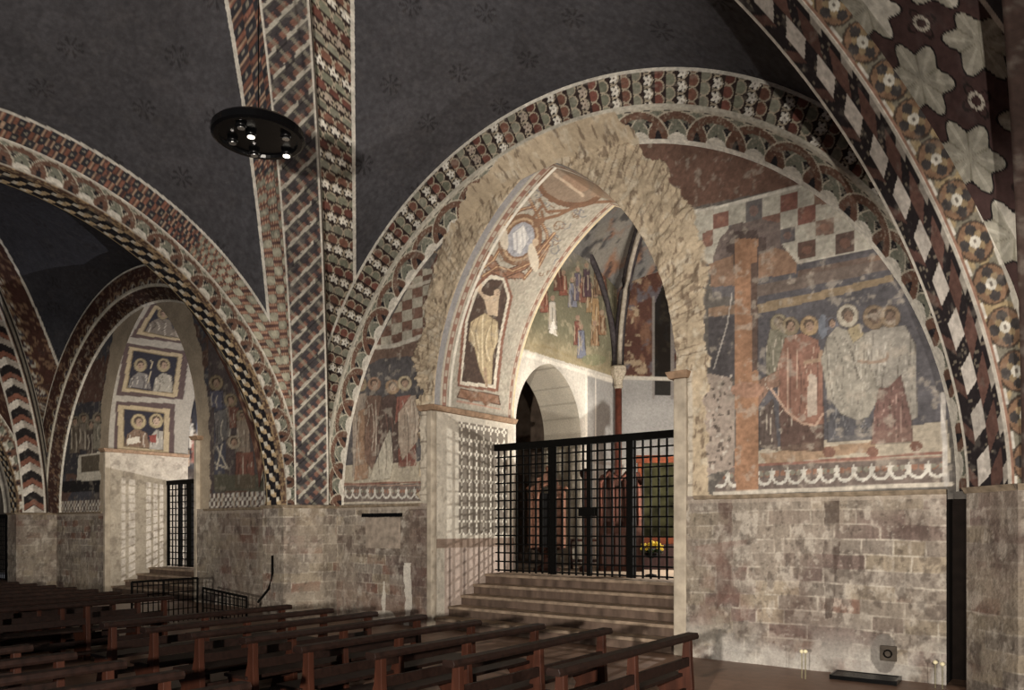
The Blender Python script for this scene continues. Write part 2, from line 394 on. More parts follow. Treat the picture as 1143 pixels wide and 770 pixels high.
# ------------------------------------------------------------------ bay geometry
ZS = 2.1                          # springing / dado cornice
BAY = 12.2; CX = -6.25; CY = -5.8
def rib_z(s, S): r = 1-np.clip(s/S, 0, 1); return ZS+6.6*(1-r**2)**(1/1.7)
RW, RH = .60, .42
FOOT = (5.36, 5.14); SL = math.hypot(*FOOT)
FXR, FXL, CRX, CRY = 5.36, 5.10, .30, -5.5      # rib feet and crown, from the bay centre
YN, YS = -.66, -10.4
def rib_path(cx, sx, sy, n):
    f = np.array((cx+(FXR if sx > 0 else -FXL), YN if sy > 0 else YS)); q = np.array((cx+CRX, CRY)); S = np.linalg.norm(q-f); d = (q-f)/S
    a = np.linspace(0, pi/2, n); s = S*(1-np.cos(a)**1.6); s[-1] = S
    p = f[None]+s[:, None]*d[None]; z = rib_z(s, S)
    return s, np.stack([p[:, 0], p[:, 1], z], -1), d
def build_rib(cx, sx, sy, pat, side, res, name='vault_rib'):
    n = int(11.5/res); s, p, d = rib_path(cx, sx, sy, n)
    T = np.gradient(p, axis=0); T /= np.linalg.norm(T, axis=1)[:, None]
    N = np.stack([-d[0]*T[:, 2], -d[1]*T[:, 2], T[:, 0]*d[0]+T[:, 1]*d[1]], -1)   # outward
    L = np.array((-d[1], d[0], 0.)); arc = np.concatenate([[0], np.cumsum(np.linalg.norm(np.diff(p, axis=0), axis=1))])
    nw = max(6, int(RW/res)); nh = max(4, int(RH/res))
    lat = np.concatenate([np.full(nh, -RW/2), np.linspace(-RW/2, RW/2, nw), np.full(nh, RW/2)])
    up = np.concatenate([np.linspace(RH, 0.0, nh), np.zeros(nw), np.linspace(0, RH, nh)])
    P = p[:, None]+lat[None, :, None]*L+up[None, :, None]*N[:, None]
    A, LA = np.meshgrid(arc, lat, indexing='ij'); _, UP = np.meshgrid(arc, up, indexing='ij')
    A, LA, UP = A.ravel(), LA.ravel(), UP.ravel()
    sid = np.abs(LA) > RW/2-1e-4; sid &= UP > 1e-4
    C = np.where(sid[:, None], side(A, UP-RH/2), pat(A, LA))
    C = put(C, (~sid & (np.abs(LA) > RW/2-.035))*1., '#a39c8e'); C = put(C, (sid & (UP > RH-.05))*1., '#a09a8c'); C = put(C, (sid & (UP < .035))*1., '#7a5540')
    cv = Canvas(A, LA); cv.c = C; cv.grime(A, LA+UP, .25, 1, '#6f675c', .25, int(abs(cx)+sx*3))
    return grid(name, P, cv.c, kind='structure', gain=GA)
GA = 1.45
TX0, TX1 = 5.57, 6.1            # transverse arch face / axis, from the bay centre
TR, TRY, TC = 4.5, 4.63, -5.5
def arc_t(n, R, RY, y0=TC):
    a = np.linspace(0, pi, n); return y0+RY*np.cos(a), ZS+R*np.sin(a), a
def build_transverse(x0, x1, face, soff, res, gold=True):
    """arch across the nave between x0 and x1"""
    n = int(14/res); H = .38; nh = max(5, int(H/res)); nw = max(6, int(abs(x1-x0)/res))
    y0, z0, a = arc_t(n, TR, TRY); y1, z1, _ = arc_t(n, TR+H, TRY+H)
    cols = [(x1, 1)]+[(x1, v) for v in np.linspace(1, 0, nh)][1:]+[(x, 0) for x in np.linspace(x1, x0, nw)][1:]+[(x0, v) for v in np.linspace(0, 1, nh)][1:]
    X = np.array([q[0] for q in cols]); V = np.array([q[1] for q in cols])
    P = np.zeros((n, len(cols), 3)); P[:, :, 0] = X[None]
    P[:, :, 1] = y0[:, None]*(1-V)+y1[:, None]*V; P[:, :, 2] = z0[:, None]*(1-V)+z1[:, None]*V
    S = np.repeat((a*4.6)[:, None], len(cols), 1).ravel(); XX = np.repeat(X[None], n, 0).ravel(); VV = np.repeat(V[None], n, 0).ravel()
    fc = VV > 1e-4
    C = np.where(fc[:, None], face(S, VV*H, H), soff(S, XX-min(x0, x1)))
    C = put(C, (fc & (VV > .9))*1., '#a9a294'); C = put(C, (fc & (VV < .1))*1., '#8a8272'); C = put(C, (~fc & (np.abs(XX-min(x0, x1)) < .04))*1., '#8f7a4a' if gold else '#33231d')
    cv = Canvas(S, XX); cv.c = C; cv.grime(S, XX+VV, .25, 1, '#6f675c', .25, 3)
    return grid('transverse_arch', P, cv.c, kind='structure', gain=GA)
FR = [(5.0, 2.12, 0.0, 0), (5.14, 2.25, -.4, .13), (5.67, 2.25, -.42, -.03)]      # wall arch: radius, centre height, Y, centre shift
RUB = [(468, 560), (470, 455), (464, 400), (476, 345), (482, 300), (498, 262), (518, 222), (545, 188), (575, 160), (610, 140), (650, 128), (685, 116), (692, 135), (710, 146),
       (716, 175), (742, 183), (752, 205), (774, 238), (783, 270), (792, 300), (786, 340), (791, 400), (786, 470), (794, 560)]
def rubble_mask(X, Y, u, v):
    jx = X+9*(fbm(u*6, v*6, 4, 50)-.5)*2; jy = Y+9*(fbm(u*6+9, v*6, 4, 51)-.5)*2
    t = Canvas(jx, jy); return t.inside(RUB, True)
def rubble_col(u, v):
    rc = base_of(u, '#9a8768'); n = fbm(u*5, v*5, 5, 31); rc = rc*(.72+.56*n)[:, None]
    rc = put(rc, sstep(.55, .7, fbm(u*9, v*9, 4, 32)), '#a69a82', .6); return put(rc, sstep(.6, .72, fbm(u*14, v*8, 4, 33)), '#54402e', .7)
def build_formeret(cx, pat_in, pat_out, res, y0=0.):
    n = int(16/res); a = np.linspace(-.02, pi+.02, n); rows = []
    ks = [(0, 1, max(6, int(.42/res))), (1, 2, max(6, int(.48/res)))]
    V = np.concatenate([np.linspace(0, 1, ks[0][2]), 1+np.linspace(0, 1, ks[1][2])[1:]])
    R = np.interp(V, [0, 1, 2], [q[0] for q in FR]); Z = np.interp(V, [0, 1, 2], [q[1] for q in FR]); Y = np.interp(V, [0, 1, 2], [q[2] for q in FR]); OX = np.interp(V, [0, 1, 2], [q[3] for q in FR])
    P = np.zeros((n, len(V), 3)); P[:, :, 0] = cx+OX-np.cos(a)[:, None]*R; P[:, :, 2] = np.maximum(Z+np.sin(a)[:, None]*R, ZS-.02); P[:, :, 1] = Y+y0
    S = np.repeat((a*5.3)[:, None], len(V), 1).ravel(); VV = np.repeat(V[None], n, 0).ravel()
    C = np.where((VV <= 1)[:, None], pat_in(S, VV*.42), pat_out(S, (VV-1)*.48))
    C = put(C, (VV < .12)*1., '#b0aa9c'); C = put(C, ((VV > .93) & (VV < 1.08))*1., '#97907f'); C = put(C, (VV > 1.9)*1., '#aaa496')
    cv = Canvas(S, VV); cv.c = C; cv.grime(S, VV, .25, 1, '#7b7264', .3, 5)
    if cx == CX:
        xs, zs_ = P[:, :, 0].ravel(), P[:, :, 2].ravel(); px, py = proj(xs, P[:, :, 1].ravel(), zs_); rm = rubble_mask(px, py, xs, zs_)*sstep(1.02, .96, VV)
        cv.c = cv.c*(1-rm)[:, None]+rubble_col(xs, zs_)*rm[:, None]
    return grid('wall_arch', P, cv.c, kind='structure', gain=GA)
def build_cell(cx, which, pat, res, m=.5, seed=0, pscale=1):
    """one web of the groin vault. which: N, S, W, E"""
    n = int(12/res); nv = int(6/res*.8)
    a = np.linspace(0, pi, n); h = np.cos(a)                                # -1..1 along the wall side
    t = np.abs(h); s = SL*(1-t); zr = rib_z(s, SL)+RH*.8; v = np.linspace(0, 1, nv)[None]; P = np.zeros((n, nv, 3))
    if which in 'NS':
        sy = 1 if which == 'N' else -1; R, Zc = (FR[2][0], FR[2][1]); ct = cx+CRX
        X = np.where(h > 0, ct-h*(FXL+CRX+.12), ct-h*(FXR-CRX+.12))
        yw = (FR[2][2]) if sy > 0 else (2*CRY-FR[2][2]); zw = np.maximum(Zc+np.sqrt(np.maximum(R**2-(X-cx+.03)**2, 0)), ZS)
        yr = CRY+t*((YN if sy > 0 else YS)-CRY)
        P[:, :, 0] = X[:, None]; P[:, :, 1] = yw*(1-v)+yr[:, None]*v; P[:, :, 2] = zw[:, None]*(1-v)+zr[:, None]*v
        d_rib = np.abs(P[:, :, 1]-yr[:, None])*cos(pi/4)-RW/2; d_w = np.full_like(d_rib, 9.); uu, vv = P[:, :, 0], P[:, :, 1]
    else:
        sx = 1 if which == 'E' else -1
        Y = np.where(h > 0, CRY+h*(YN-CRY+.08), CRY+h*(CRY-YS+.08)); xw = cx+sx*TX0; R, RY = TR+.38, TRY+.38
        if which == 'E': xw += .08
        zw = ZS+R*np.sqrt(np.maximum(1-((Y-TC)/RY)**2, 0)); xr = (cx+CRX)+t*((FXR-CRX) if sx > 0 else -(FXL+CRX))
        P[:, :, 1] = Y[:, None]; P[:, :, 0] = xw*(1-v)+xr[:, None]*v; P[:, :, 2] = zw[:, None]*(1-v)+zr[:, None]*v
        d_rib = np.abs(P[:, :, 0]-xr[:, None])*cos(pi/4)-RW/2; d_w = np.hypot(P[:, :, 0]-xw, P[:, :, 2]-zw[:, None]); uu, vv = P[:, :, 1], P[:, :, 0]
        if which == 'E': d_rib = (1-v)*np.hypot(xr-xw, zr-zw)[:, None]*.8-RW/2+.0*d_rib; d_w = d_w*0+9.
    dm = np.minimum(d_rib, d_w).ravel()
    # arc length along the nearest edge
    zz = P[:, :, 2].ravel()
    arc = np.interp(np.abs(uu).ravel()*0+np.repeat(s[:, None], nv, 1).ravel(), np.linspace(0, SL, 400),
                    np.concatenate([[0], np.cumsum(np.hypot(np.diff(np.linspace(0, SL, 400)), np.diff(rib_z(np.linspace(0, SL, 400), SL))))]))
    sa = np.linspace(0, SL, 400); za = rib_z(sa, SL)+RH*.8; la = np.concatenate([[0], np.cumsum(np.hypot(np.diff(sa), np.diff(za)))])
    arcz = np.interp(zz, za, la); k_ = sstep(2.0, 4.2, np.repeat(s[:, None], nv, 1).ravel()); arc = arcz*(1-k_)+arc*k_
    C = stars(uu, vv, seed=seed)
    C = np.where((dm < m)[:, None], pat(arc, np.where(d_rib < d_w, d_rib, d_w+.3).ravel()), C)
    C = put(C, ((dm > m-.05) & (dm < m))*1., '#aaa497')
    cv = Canvas(uu, vv); cv.c = C; cv.grime(uu.ravel(), vv.ravel(), .15, .7, '#4d4745', .12, seed)
    return grid('vault_web', P, cv.c, kind='structure', gain=GA)

sc_in = lambda s, t: pat_interlace(s, t, .42, .62)
dark_side = lambda s, t: put(base_of(s.ravel(), '#2a2423'), (np.abs(t.ravel()) < .06)*1., '#8d8575', .8)
# --- bay 1
build_rib(CX, 1, 1, pat_rhomb, lambda s, t: pat_circles(s, t), .014)
build_rib(CX, -1, 1, lambda s, t: pat_lattice(s, t), dark_side, .018)
build_formeret(CX, sc_in, pat_scales, .012)
build_cell(CX, 'N', pat_scales, .016, .52, 1); build_cell(CX, 'W', pat_hex, .018, .5, 2)
build_cell(CX, 'E', pat_rosettes, .014, 1.5, 3)
inter_face = lambda s, t, H: pat_interlace(s, t, H, .42)
build_transverse(CX-TX0, CX-TX0-.6, inter_face, lambda s, t: pat_dice(s, t, .6), .02)
build_transverse(CX+TX0+.08, CX+TX0+.8, inter_face, lambda s, t: base_of(s, '#33231d'), .03, False)
# --- bay 2
C2 = CX-BAY
build_rib(C2, -1, 1, pat_chevron, dark_side, .03)
build_rib(C2, 1, -1, pat_scroll, dark_side, .08); build_rib(C2, -1, -1, pat_chevron, dark_side, .06)
build_formeret(C2, lambda s, t: pat_scroll(s, t, .3)*.55, pat_scroll, .022)
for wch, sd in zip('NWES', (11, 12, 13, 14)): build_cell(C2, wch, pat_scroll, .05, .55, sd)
build_transverse(C2-TX0, C2-TX0-.6, inter_face, lambda s, t: pat_dice(s, t, .6), .04)
# --- bay 3
C3 = C2-BAY
build_rib(C3, 1, 1, pat_scroll, dark_side, .08); build_rib(C3, -1, 1, pat_scroll, dark_side, .1); build_rib(C3, 1, -1, pat_scroll, dark_side, .1)
build_rib(C3, -1, -1, pat_scroll, dark_side, .1); build_formeret(C3, sc_in, pat_scroll, .07)
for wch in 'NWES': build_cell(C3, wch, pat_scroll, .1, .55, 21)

# ------------------------------------------------------------------ masonry
def stone_paint(u, v, seed=0, ch=.172, tone=('#766b5f', '#6b6055', '#7d6f5a', '#64524a', '#72665a')):
    u = u.ravel(); v = v.ravel(); cv = Canvas(u, v, '#766a5b')
    wob = .03*(fbm(u*2.5, v*2.5, 3, seed+40)-.5); vw = v+.012*np.sin(u*1.7+seed)+wob
    r = np.floor(vw/ch); fv = vw/ch-r; wd = .30+.26*hash2(r, r*0, seed)
    q = (u+wob)/wd+hash2(r, r*0+3, seed)*5; i = np.floor(q); fu = q-i
    h = hash2(i, r, seed); tn = [c(x) for x in tone]; k = np.minimum((h*len(tn)).astype(int), len(tn)-1)
    B = np.stack([np.choose(k, [t_[j] for t_ in tn]) for j in range(3)], -1)*(.86+.28*hash2(i, r, seed+2))[:, None]
    rus = (hash2(i, r, seed+4) > .84)*sstep(.42, .6, fbm(u*.9, v*1.3, 3, seed+12)); B = B*(1-rus)[:, None]+c('#6a4636')*rus[:, None]
    pl = sstep(.40, .62, fbm(u*1.0, v*1.4, 4, seed+7))[:, None]*.65
    cv.c = cv.c*pl+B*(1-pl)
    ed = np.minimum(np.minimum(fv, 1-fv)*ch, np.minimum(fu, 1-fu)*wd)
    br = sstep(.40, .62, fbm(u*5, v*5, 3, seed+5))
    cv.mix(sstep(.013, .005, ed)*(.12+.88*br)*(1-.6*pl[:, 0]), '#a59b8a', .7)
    tool = fbm(u*34, v*8, 3, seed+30); cv.c = cv.c*(.70+.60*tool)[:, None]
    n = fbm(u*9, v*6, 5, seed+1); cv.mix(sstep(.55, .70, n), '#a3998a', .5); cv.mix(sstep(.56, .70, fbm(u*9+9, v*6, 5, seed+6)), '#3d302a', .55)
    cv.mix(sstep(.45, .72, fbm(u*1.1+4, v*.6, 4, seed+11)), '#553c32', .45); cv.mix(sstep(.5, .75, fbm(u*.9+8, v*.9, 4, seed+13)), '#8f8068', .45)
    n = fbm(u*3, v*.4, 4, seed+2); cv.c = cv.c*(.74+.42*n)[:, None]
    cv.mix(sstep(.66, .80, fbm(u*24, v*18, 3, seed+50)), '#2e2520', .4); cv.mix(sstep(.70, .84, fbm(u*20+7, v*20, 3, seed+51)), '#a59b8b', .3)
    return cv
def gridpts(a0, a1, b0, b1, res):
    return np.meshgrid(np.linspace(a0, a1, max(2, int(abs(a1-a0)/res)+1)), np.linspace(b0, b1, max(2, int(abs(b1-b0)/res)+1)), indexing='ij')
def wall_y(name, x0, x1, z0, z1, Y, res, paint, mt=None, relief=None, gain=GA, kind='structure', parent=None):
    U, V = gridpts(x0, x1, z0, z1, res*(.8 if mt is not None else 1)); P = np.stack([U, np.full_like(U, Y), V], -1)
    C = paint(U, V)
    if relief is not None: P[:, :, 1] += relief(U, V)
    return grid(name, P, C, mt or PLASTER, parent, kind, gain=gain)

# pointed chapel opening
def open_top(X, xl, xr, zs=3.72, apex=7.27):
    h = (xr-xl)/2; rise = apex-zs; r = (h*h+rise*rise)/(2*h); X = np.clip(X, xl, xr)
    L = np.sqrt(np.maximum(r*r-(X-xl-r)**2, 0)); R_ = np.sqrt(np.maximum(r*r-(X-xr+r)**2, 0))
    return zs+np.minimum(np.where(X <= xl+h+.001, L, 9e9), np.where(X > xl+h-.001, R_, 9e9))

def paint_bay1(U, V):
    px, py = proj(U, 0*U, V); cv = Canvas(px, py, '#54504e'); u = U.ravel(); v = V.ravel()
    X, Y = cv.x, cv.y
    # upper field
    cv.poly([(690, 130), (800, 120), (960, 190), (980, 260), (900, 215), (770, 240), (700, 170)], '#5c3827')
    cv.poly([(440, 360), (480, 300), (500, 260), (520, 300), (470, 380), (436, 386)], '#5e3226')
    # ---- right lunette
    cv.poly([(770, 232), (890, 207), (1000, 200), (1080, 290), (1080, 560), (765, 560)], '#4a4642')
    cv.tf(770, 190, 4.97)
    cv.poly([(0, 235), (200, 190), (420, 130), (620, 80), (800, 140), (1000, 300), (1050, 440), (590, 520), (0, 520)], '#9a9585')
    for q, cl in (((130, 235, 215, 320), '#6f3a2a'), ((310, 165, 400, 285), '#4b474b'), ((500, 130, 598, 225), '#6e3324'), ((598, 200, 695, 300), '#6e3324'),
                  ((400, 250, 500, 330), '#6a4030'), ((700, 275, 800, 360), '#70503f'), ((500, 320, 585, 405), '#454046'), ((600, 395, 700, 488), '#4f2d22'),
                  ((805, 345, 915, 462), '#4a2e27'), ((70, 340, 130, 425), '#6f4232'), ((690, 105, 790, 190), '#6b4a36'), ((215, 300, 310, 380), '#575155')):
        x0, y0, x1, y1 = q; cv.poly([(x0, y0+8), (x1, y0-12), (x1, y1-12), (x0, y1+8)], cl, .95)
        cv.ell((x0+x1)/2, (y0+y1)/2, (x1-x0)*.28, (y1-y0)*.25, '#8a5236', .35)
    cv.stroke([(0, 232), (200, 195), (430, 135), (620, 85)], 16, '#b5afa0'); cv.stroke([(590, 520), (800, 478), (1030, 430)], 12, '#aaa494')
    cv.poly([(500, 415), (590, 440), (615, 520), (560, 520), (530, 450), (460, 430)], '#a9a290')
    cv.poly([(130, 480), (165, 380), (240, 300), (400, 272), (500, 290), (500, 400), (600, 520), (590, 620), (130, 640)], '#5b4c48')
    cv.poly([(380, 470), (470, 430), (545, 450), (595, 520), (590, 590), (375, 610)], '#7e5a3d'); cv.poly([(105, 520), (240, 470), (245, 640), (120, 640)], '#7a583c')
    cv.poly([(200, 400), (245, 380), (245, 340), (375, 330), (378, 370), (425, 372), (425, 450), (378, 460), (378, 620), (245, 620), (245, 460), (200, 455)], '#3f2f2e')
    cv.poly([(590, 520), (1035, 432), (1100, 560), (1110, 700), (375, 700), (380, 600), (590, 570)], '#424149')
    cv.poly([(600, 560), (1000, 480), (1000, 520), (600, 600)], '#5a463c'); cv.poly([(1000, 470), (1060, 470), (1120, 640), (990, 600)], '#6a4c38')
    cv.tf(780, 300, 2.96)
    cv.poly([(190, 60), (640, -20), (800, 200), (830, 520), (200, 620)], '#3f3f48')
    cv.poly([(190, 55), (640, -40), (640, 0), (190, 95)], '#5b4c44'); cv.poly([(185, 118), (420, 70), (640, 20), (645, 40), (430, 95), (190, 150)], '#75603f')
    cv.poly([(40, 60), (120, 55), (120, 90), (45, 95)], '#4c4a50'); cv.poly([(30, 130), (120, 118), (118, 150), (30, 160)], '#7a5c40')
    cv.poly([(40, 0), (190, 0), (190, 50), (40, 60)], '#7a583e'); cv.poly([(30, 160), (125, 150), (125, 360), (60, 370), (30, 330)], '#35333a')
    # shroud-like pale ground and pavement
    cv.poly([(195, 600), (820, 500), (835, 640), (190, 660)], '#978b75'); cv.poly([(200, 610), (580, 570), (585, 600), (230, 650)], '#8a6c4c')
    # figures
    cv.head(265, 180, 17, '#7b7050', '#70614a'); cv.robe([(235, 200), (290, 205), (300, 260), (270, 340), (225, 380), (222, 260)], '#6b6852', seed=1, n=6)
    cv.robe([(200, 470), (245, 430), (262, 600), (200, 590)], '#4a3a34', seed=12, n=6)
    cv.head(303, 190, 17); cv.head(365, 188, 18, '#937545')
    cv.robe([(262, 400), (272, 600), (412, 602), (412, 500), (330, 480)], '#4d3026', seed=2, n=8)
    cv.robe([(285, 228), (340, 212), (393, 235), (410, 310), (412, 510), (372, 522), (310, 500), (262, 430), (255, 340)], '#80503a', '#3a1e18', '#b89a80', 11, 3)
    cv.poly([(362, 345), (388, 350), (392, 480), (358, 490)], '#a09382', .8); cv.robe([(262, 335), (190, 372), (165, 455), (200, 450), (232, 400), (270, 385)], '#7b5740', seed=4, n=4)
    cv.stroke([(238, 395), (290, 470), (340, 510), (385, 518), (410, 480)], 8, '#a8846a', .9); cv.stroke([(350, 310), (400, 300), (405, 275)], 14, '#8d6f52')
    cv.ell(410, 190, 16, 40, '#5c6676', .8); cv.head(440, 180, 13, '#4f5260')
    cv.robe([(425, 420), (500, 470), (568, 460), (572, 565), (425, 572)], '#41434c', '#1c1c24', '#77777a', 10, 5)
    cv.robe([(425, 225), (455, 190), (500, 205), (560, 215), (592, 330), (600, 420), (560, 490), (525, 500), (470, 480), (425, 420), (404, 300)], '#857f70', '#433d36', '#a39d8f', 19, 6, .15)
    cv.head(492, 155, 21, '#a19882', '#6b5341'); cv.robe([(490, 200), (530, 180), (545, 220), (510, 245)], '#8a7a50', seed=7, n=3)
    cv.robe([(595, 395), (670, 350), (702, 440), (706, 572), (570, 580), (578, 480)], '#633e36', '#2c1614', '#9a7a6c', 11, 8)
    cv.robe([(545, 215), (600, 190), (682, 188), (716, 250), (718, 340), (722, 490), (704, 500), (668, 350), (625, 392), (592, 392), (560, 310)], '#868074', '#433d36', '#a39d90', 18, 9, -.1)
    cv.head(580, 160, 22, '#7d6443', '#5f4a3a'); cv.head(632, 158, 20, '#7d6443', '#6a5240')
    cv.stroke([(530, 305), (575, 310), (620, 300), (625, 280)], 11, '#7a6552')
    for fx, fy in ((430, 605), (575, 605), (718, 585)): cv.ell(fx, fy, 20, 18, '#6b4230')
    # hacked figure on the left
    cv.poly([(5, 340), (110, 360), (120, 470), (115, 660), (30, 680), (20, 560)], '#857568')
    for k in range(60):
        R = random.Random(k); cv.ell(15+R.random()*95, 350+R.random()*310, R.uniform(2, 7), R.uniform(3, 10), '#352a26' if k % 3 else '#a0978a', .8)
    # cross shaft
    cv.poly([(118, -100), (195, -100), (193, 200), (200, 730), (125, 735), (118, 300)], '#8a5c34'); cv.poly([(172, -20), (194, -20), (196, 330), (176, 340)], '#3a2c2c', .85)
    cv.ell(160, 400, 55, 26, '#8c6146', .9); cv.stroke([(110, 80), (95, 180), (50, 330)], 5, '#a29a90', .7)
    cv.tf()
    fr = cv.inside([(798, 543), (822, 516), (1056, 506), (1060, 541), (1065, 548), (798, 552)])
    fm = fr > 0
    zb = np.interp(X, [798, 1060], [549, 537]); zt = np.interp(X, [798, 1060], [521, 508])
    dd = .152
    FC = pat_frieze(u, (zb-Y)/(zb-zt)*.27, .19, .27); cv.c = np.where((fm & (Y < zb) & (Y > zt))[:, None], FC, cv.c)
    cv.poly([(820, 500), (847, 500), (847, 548), (821, 549)], '#8a5c34')
    cv.stroke([(798, 551), (1062, 540)], 5, '#a39a8a'); cv.stroke([(848, 519), (1055, 505)], 3, '#7c4a3a')
    cv.stroke([(1052, 440), (1056, 540)], 6, '#a8a29a')
    # ---- left lunette
    cv.tf(370, 380, 3.667)
    cv.poly([(10, -120), (440, -160), (440, 740), (-20, 760)], '#4b4846'); cv.poly([(120, 0), (420, -30), (420, 110), (90, 150)], '#5d4335')
    cv.poly([(50, 150), (200, 75), (360, 60), (400, 110), (400, 500), (40, 520)], '#3b3a40'); cv.poly([(50, 510), (405, 492), (405, 585), (45, 588)], '#958a73')
    cv.robe([(85, 230), (140, 212), (150, 300), (112, 565), (88, 560)], '#8a7b6c', seed=20, n=5); cv.robe([(110, 290), (152, 270), (160, 400), (150, 565), (92, 575)], '#85603f', seed=21, n=6)
    cv.head(118, 180, 16); cv.head(175, 178, 16, '#8a6548'); cv.robe([(140, 225), (205, 225), (208, 420), (165, 530), (135, 480)], '#644535', seed=22, n=7)
    cv.robe([(238, 350), (258, 480), (240, 565), (150, 578), (188, 480)], '#9b937f', seed=23, n=8)
    cv.robe([(205, 235), (250, 215), (274, 240), (280, 500), (252, 500), (245, 350), (182, 480), (190, 330)], '#3e2621', '#1a1010', '#6b4638', 7, 24)
    cv.head(250, 190, 17, '#8f6f48', '#a2866a'); cv.robe([(268, 230), (325, 222), (322, 270), (258, 345)], '#803f2e', seed=25, n=5)
    cv.robe([(272, 440), (345, 420), (347, 512), (275, 520)], '#70301f', seed=26, n=5); cv.robe([(272, 300), (325, 225), (345, 225), (363, 330), (352, 410), (290, 492), (272, 410)], '#97836e', seed=27, n=8)
    cv.head(300, 175, 17, '#a8966e')
    zb, zt = 660/3.667+380, 590/3.667+380
    FC = pat_frieze(u, (zb-Y)/(zb-zt)*.3, .2, .3); fm = (Y < zb) & (Y > zt) & (X < 478) & (X > 370); cv.c = np.where(fm[:, None], FC, cv.c)
    cv.stroke([(45, 588), (405, 578)], 8, '#70412f'); cv.stroke([(45, 665), (405, 662)], 8, '#a49a86')
    # left checker
    cv.tf()
    m = cv.inside([(400, 420), (428, 370), (468, 300), (486, 300), (480, 375), (440, 386), (412, 390)])
    i = np.floor(X/11.5); j = np.floor((Y+.25*X)/11.5); ck = np.where(((i+j) % 2 > 0)[:, None], c('#99937f'), c('#6a4432')*(.6+.6*hash2(i, j))[:, None])
    cv.c = np.where((m > 0)[:, None], ck, cv.c); cv.stroke([(415, 388), (440, 386), (480, 372)], 5, '#b0a998')
    cv.stroke([(430, 352), (452, 322), (486, 312)], 4, '#aaa290')
    cv.mix(np.ones(u.size), '#5f564c', .22)
    cv.grime(u, v, .38, 1, '#8d8272', .5, 7)
    # ---- stripped masonry ring round the chapel mouth
    rm = rubble_mask(X, Y, u, v)
    rc = base_of(u, '#9a8768'); n = fbm(u*5, v*5, 5, 31); rc = rc*(.72+.56*n)[:, None]
    rc = put(rc, sstep(.55, .7, fbm(u*9, v*9, 4, 32)), '#a69a82', .6); rc = put(rc, sstep(.6, .72, fbm(u*14, v*8, 4, 33)), '#54402e', .7)
    a = np.arctan2(v-3.7, u+6.7); rad = np.hypot(u+6.7, v-3.7)
    q = a*26; ed = np.abs(q-np.round(q)); rc = put(rc, (ed < .1)*sstep(.3, .6, fbm(u*3, v*3, 3, 35))*(v > 3.9), '#5d4a36', .6)
    cv.c = cv.c*(1-rm)[:, None]+rc*rm[:, None]
    # smooth jamb stones
    jm = sstep(.0, .03, .25-np.abs(u+4.5+.0))*(v < 3.75); jc = base_of(u, '#9a8f7c')*(.85+.3*fbm(u*4, v*4, 4, 40))[:, None]
    zf = v/.45; jc = put(jc, (np.abs(zf-np.round(zf)) < .03)*1., '#5f5345', .7)
    cv.c = cv.c*(1-jm)[:, None]+jc*jm[:, None]
    jm = ((u > -9.25) & (u < -8.9) & (v < 3.75))*1.; cv.c = cv.c*(1-jm)[:, None]+jc*jm[:, None]
    return cv.c
def relief1(U, V):
    px, py = proj(U, 0*U, V); u = U.ravel(); v = V.ravel(); rm = rubble_mask(px.ravel(), py.ravel(), u, v)
    return ((rm*(.03-.11*fbm(u*7, v*7, 5, 60))+.012*(fbm(u*9, v*9, 4, 61)-.5))).reshape(U.shape)
XL, XR = -8.93, -4.5
wall_y('wall_north', -12.1, XL, 2.0, 8.2, 0, .019, paint_bay1, relief=relief1)
wall_y('wall_north', XR, -.6, 2.0, 8.2, 0, .016, paint_bay1, relief=relief1)
def above_opening(xl, xr, Y, ztop, res, paint, relief=None, apex=7.27, zs=3.72):
    h = (xr-xl)/2; a = np.linspace(0, pi, int((xr-xl)*1.6/res)); X = (xl+xr)/2-h*np.cos(a); zo = open_top(X, xl, xr, zs, apex)
    v = np.linspace(0, 1, int(4/res)); U = np.repeat(X[:, None], len(v), 1); V = zo[:, None]*(1-v)+ztop*v
    P = np.stack([U, np.full_like(U, Y), V], -1); C = paint(U, V)
    if relief is not None: r_ = relief(U, V); r_[:, 0] = 0; P[:, :, 1] += r_
    return grid('wall_north', P, C, PLASTER, None, 'structure', gain=GA)
above_opening(XL, XR, 0, 8.2, .019, paint_bay1, relief1)

# intrados of the chapel arch (jambs + pointed vault, 2.2 deep)
DEPTH = 2.2
def intrados(xl, xr, zj0, res, paint, zs=3.72, apex=7.27, depth=DEPTH):
    h = (xr-xl)/2; rise = apex-zs; r = (h*h+rise*rise)/(2*h); th = math.asin(min(1, rise/r))
    na = int(r*th/res)
    L = [(xl+r-r*cos(a), zs+r*sin(a)) for a in np.linspace(0, th, na)]; R_ = [(xr-r+r*cos(a), zs+r*sin(a)) for a in np.linspace(th, 0, na)][1:]
    nj = int((zs-zj0)/res)
    path = [(xl, z) for z in np.linspace(zj0, zs, nj)][:-1]+L+R_+[(xr, z) for z in np.linspace(zs, zj0, nj)][1:]
    path = np.array(path); yy = np.linspace(0, depth, int(depth/res))
    P = np.zeros((len(path), len(yy), 3)); P[:, :, 0] = path[:, 0:1]; P[:, :, 2] = path[:, 1:2]; P[:, :, 1] = yy[None]
    arc = np.concatenate([[0], np.cumsum(np.linalg.norm(np.diff(path, axis=0), axis=1))])-(zs-zj0)
    A = np.repeat(arc[:, None], len(yy), 1)
    return P, paint(P, A)
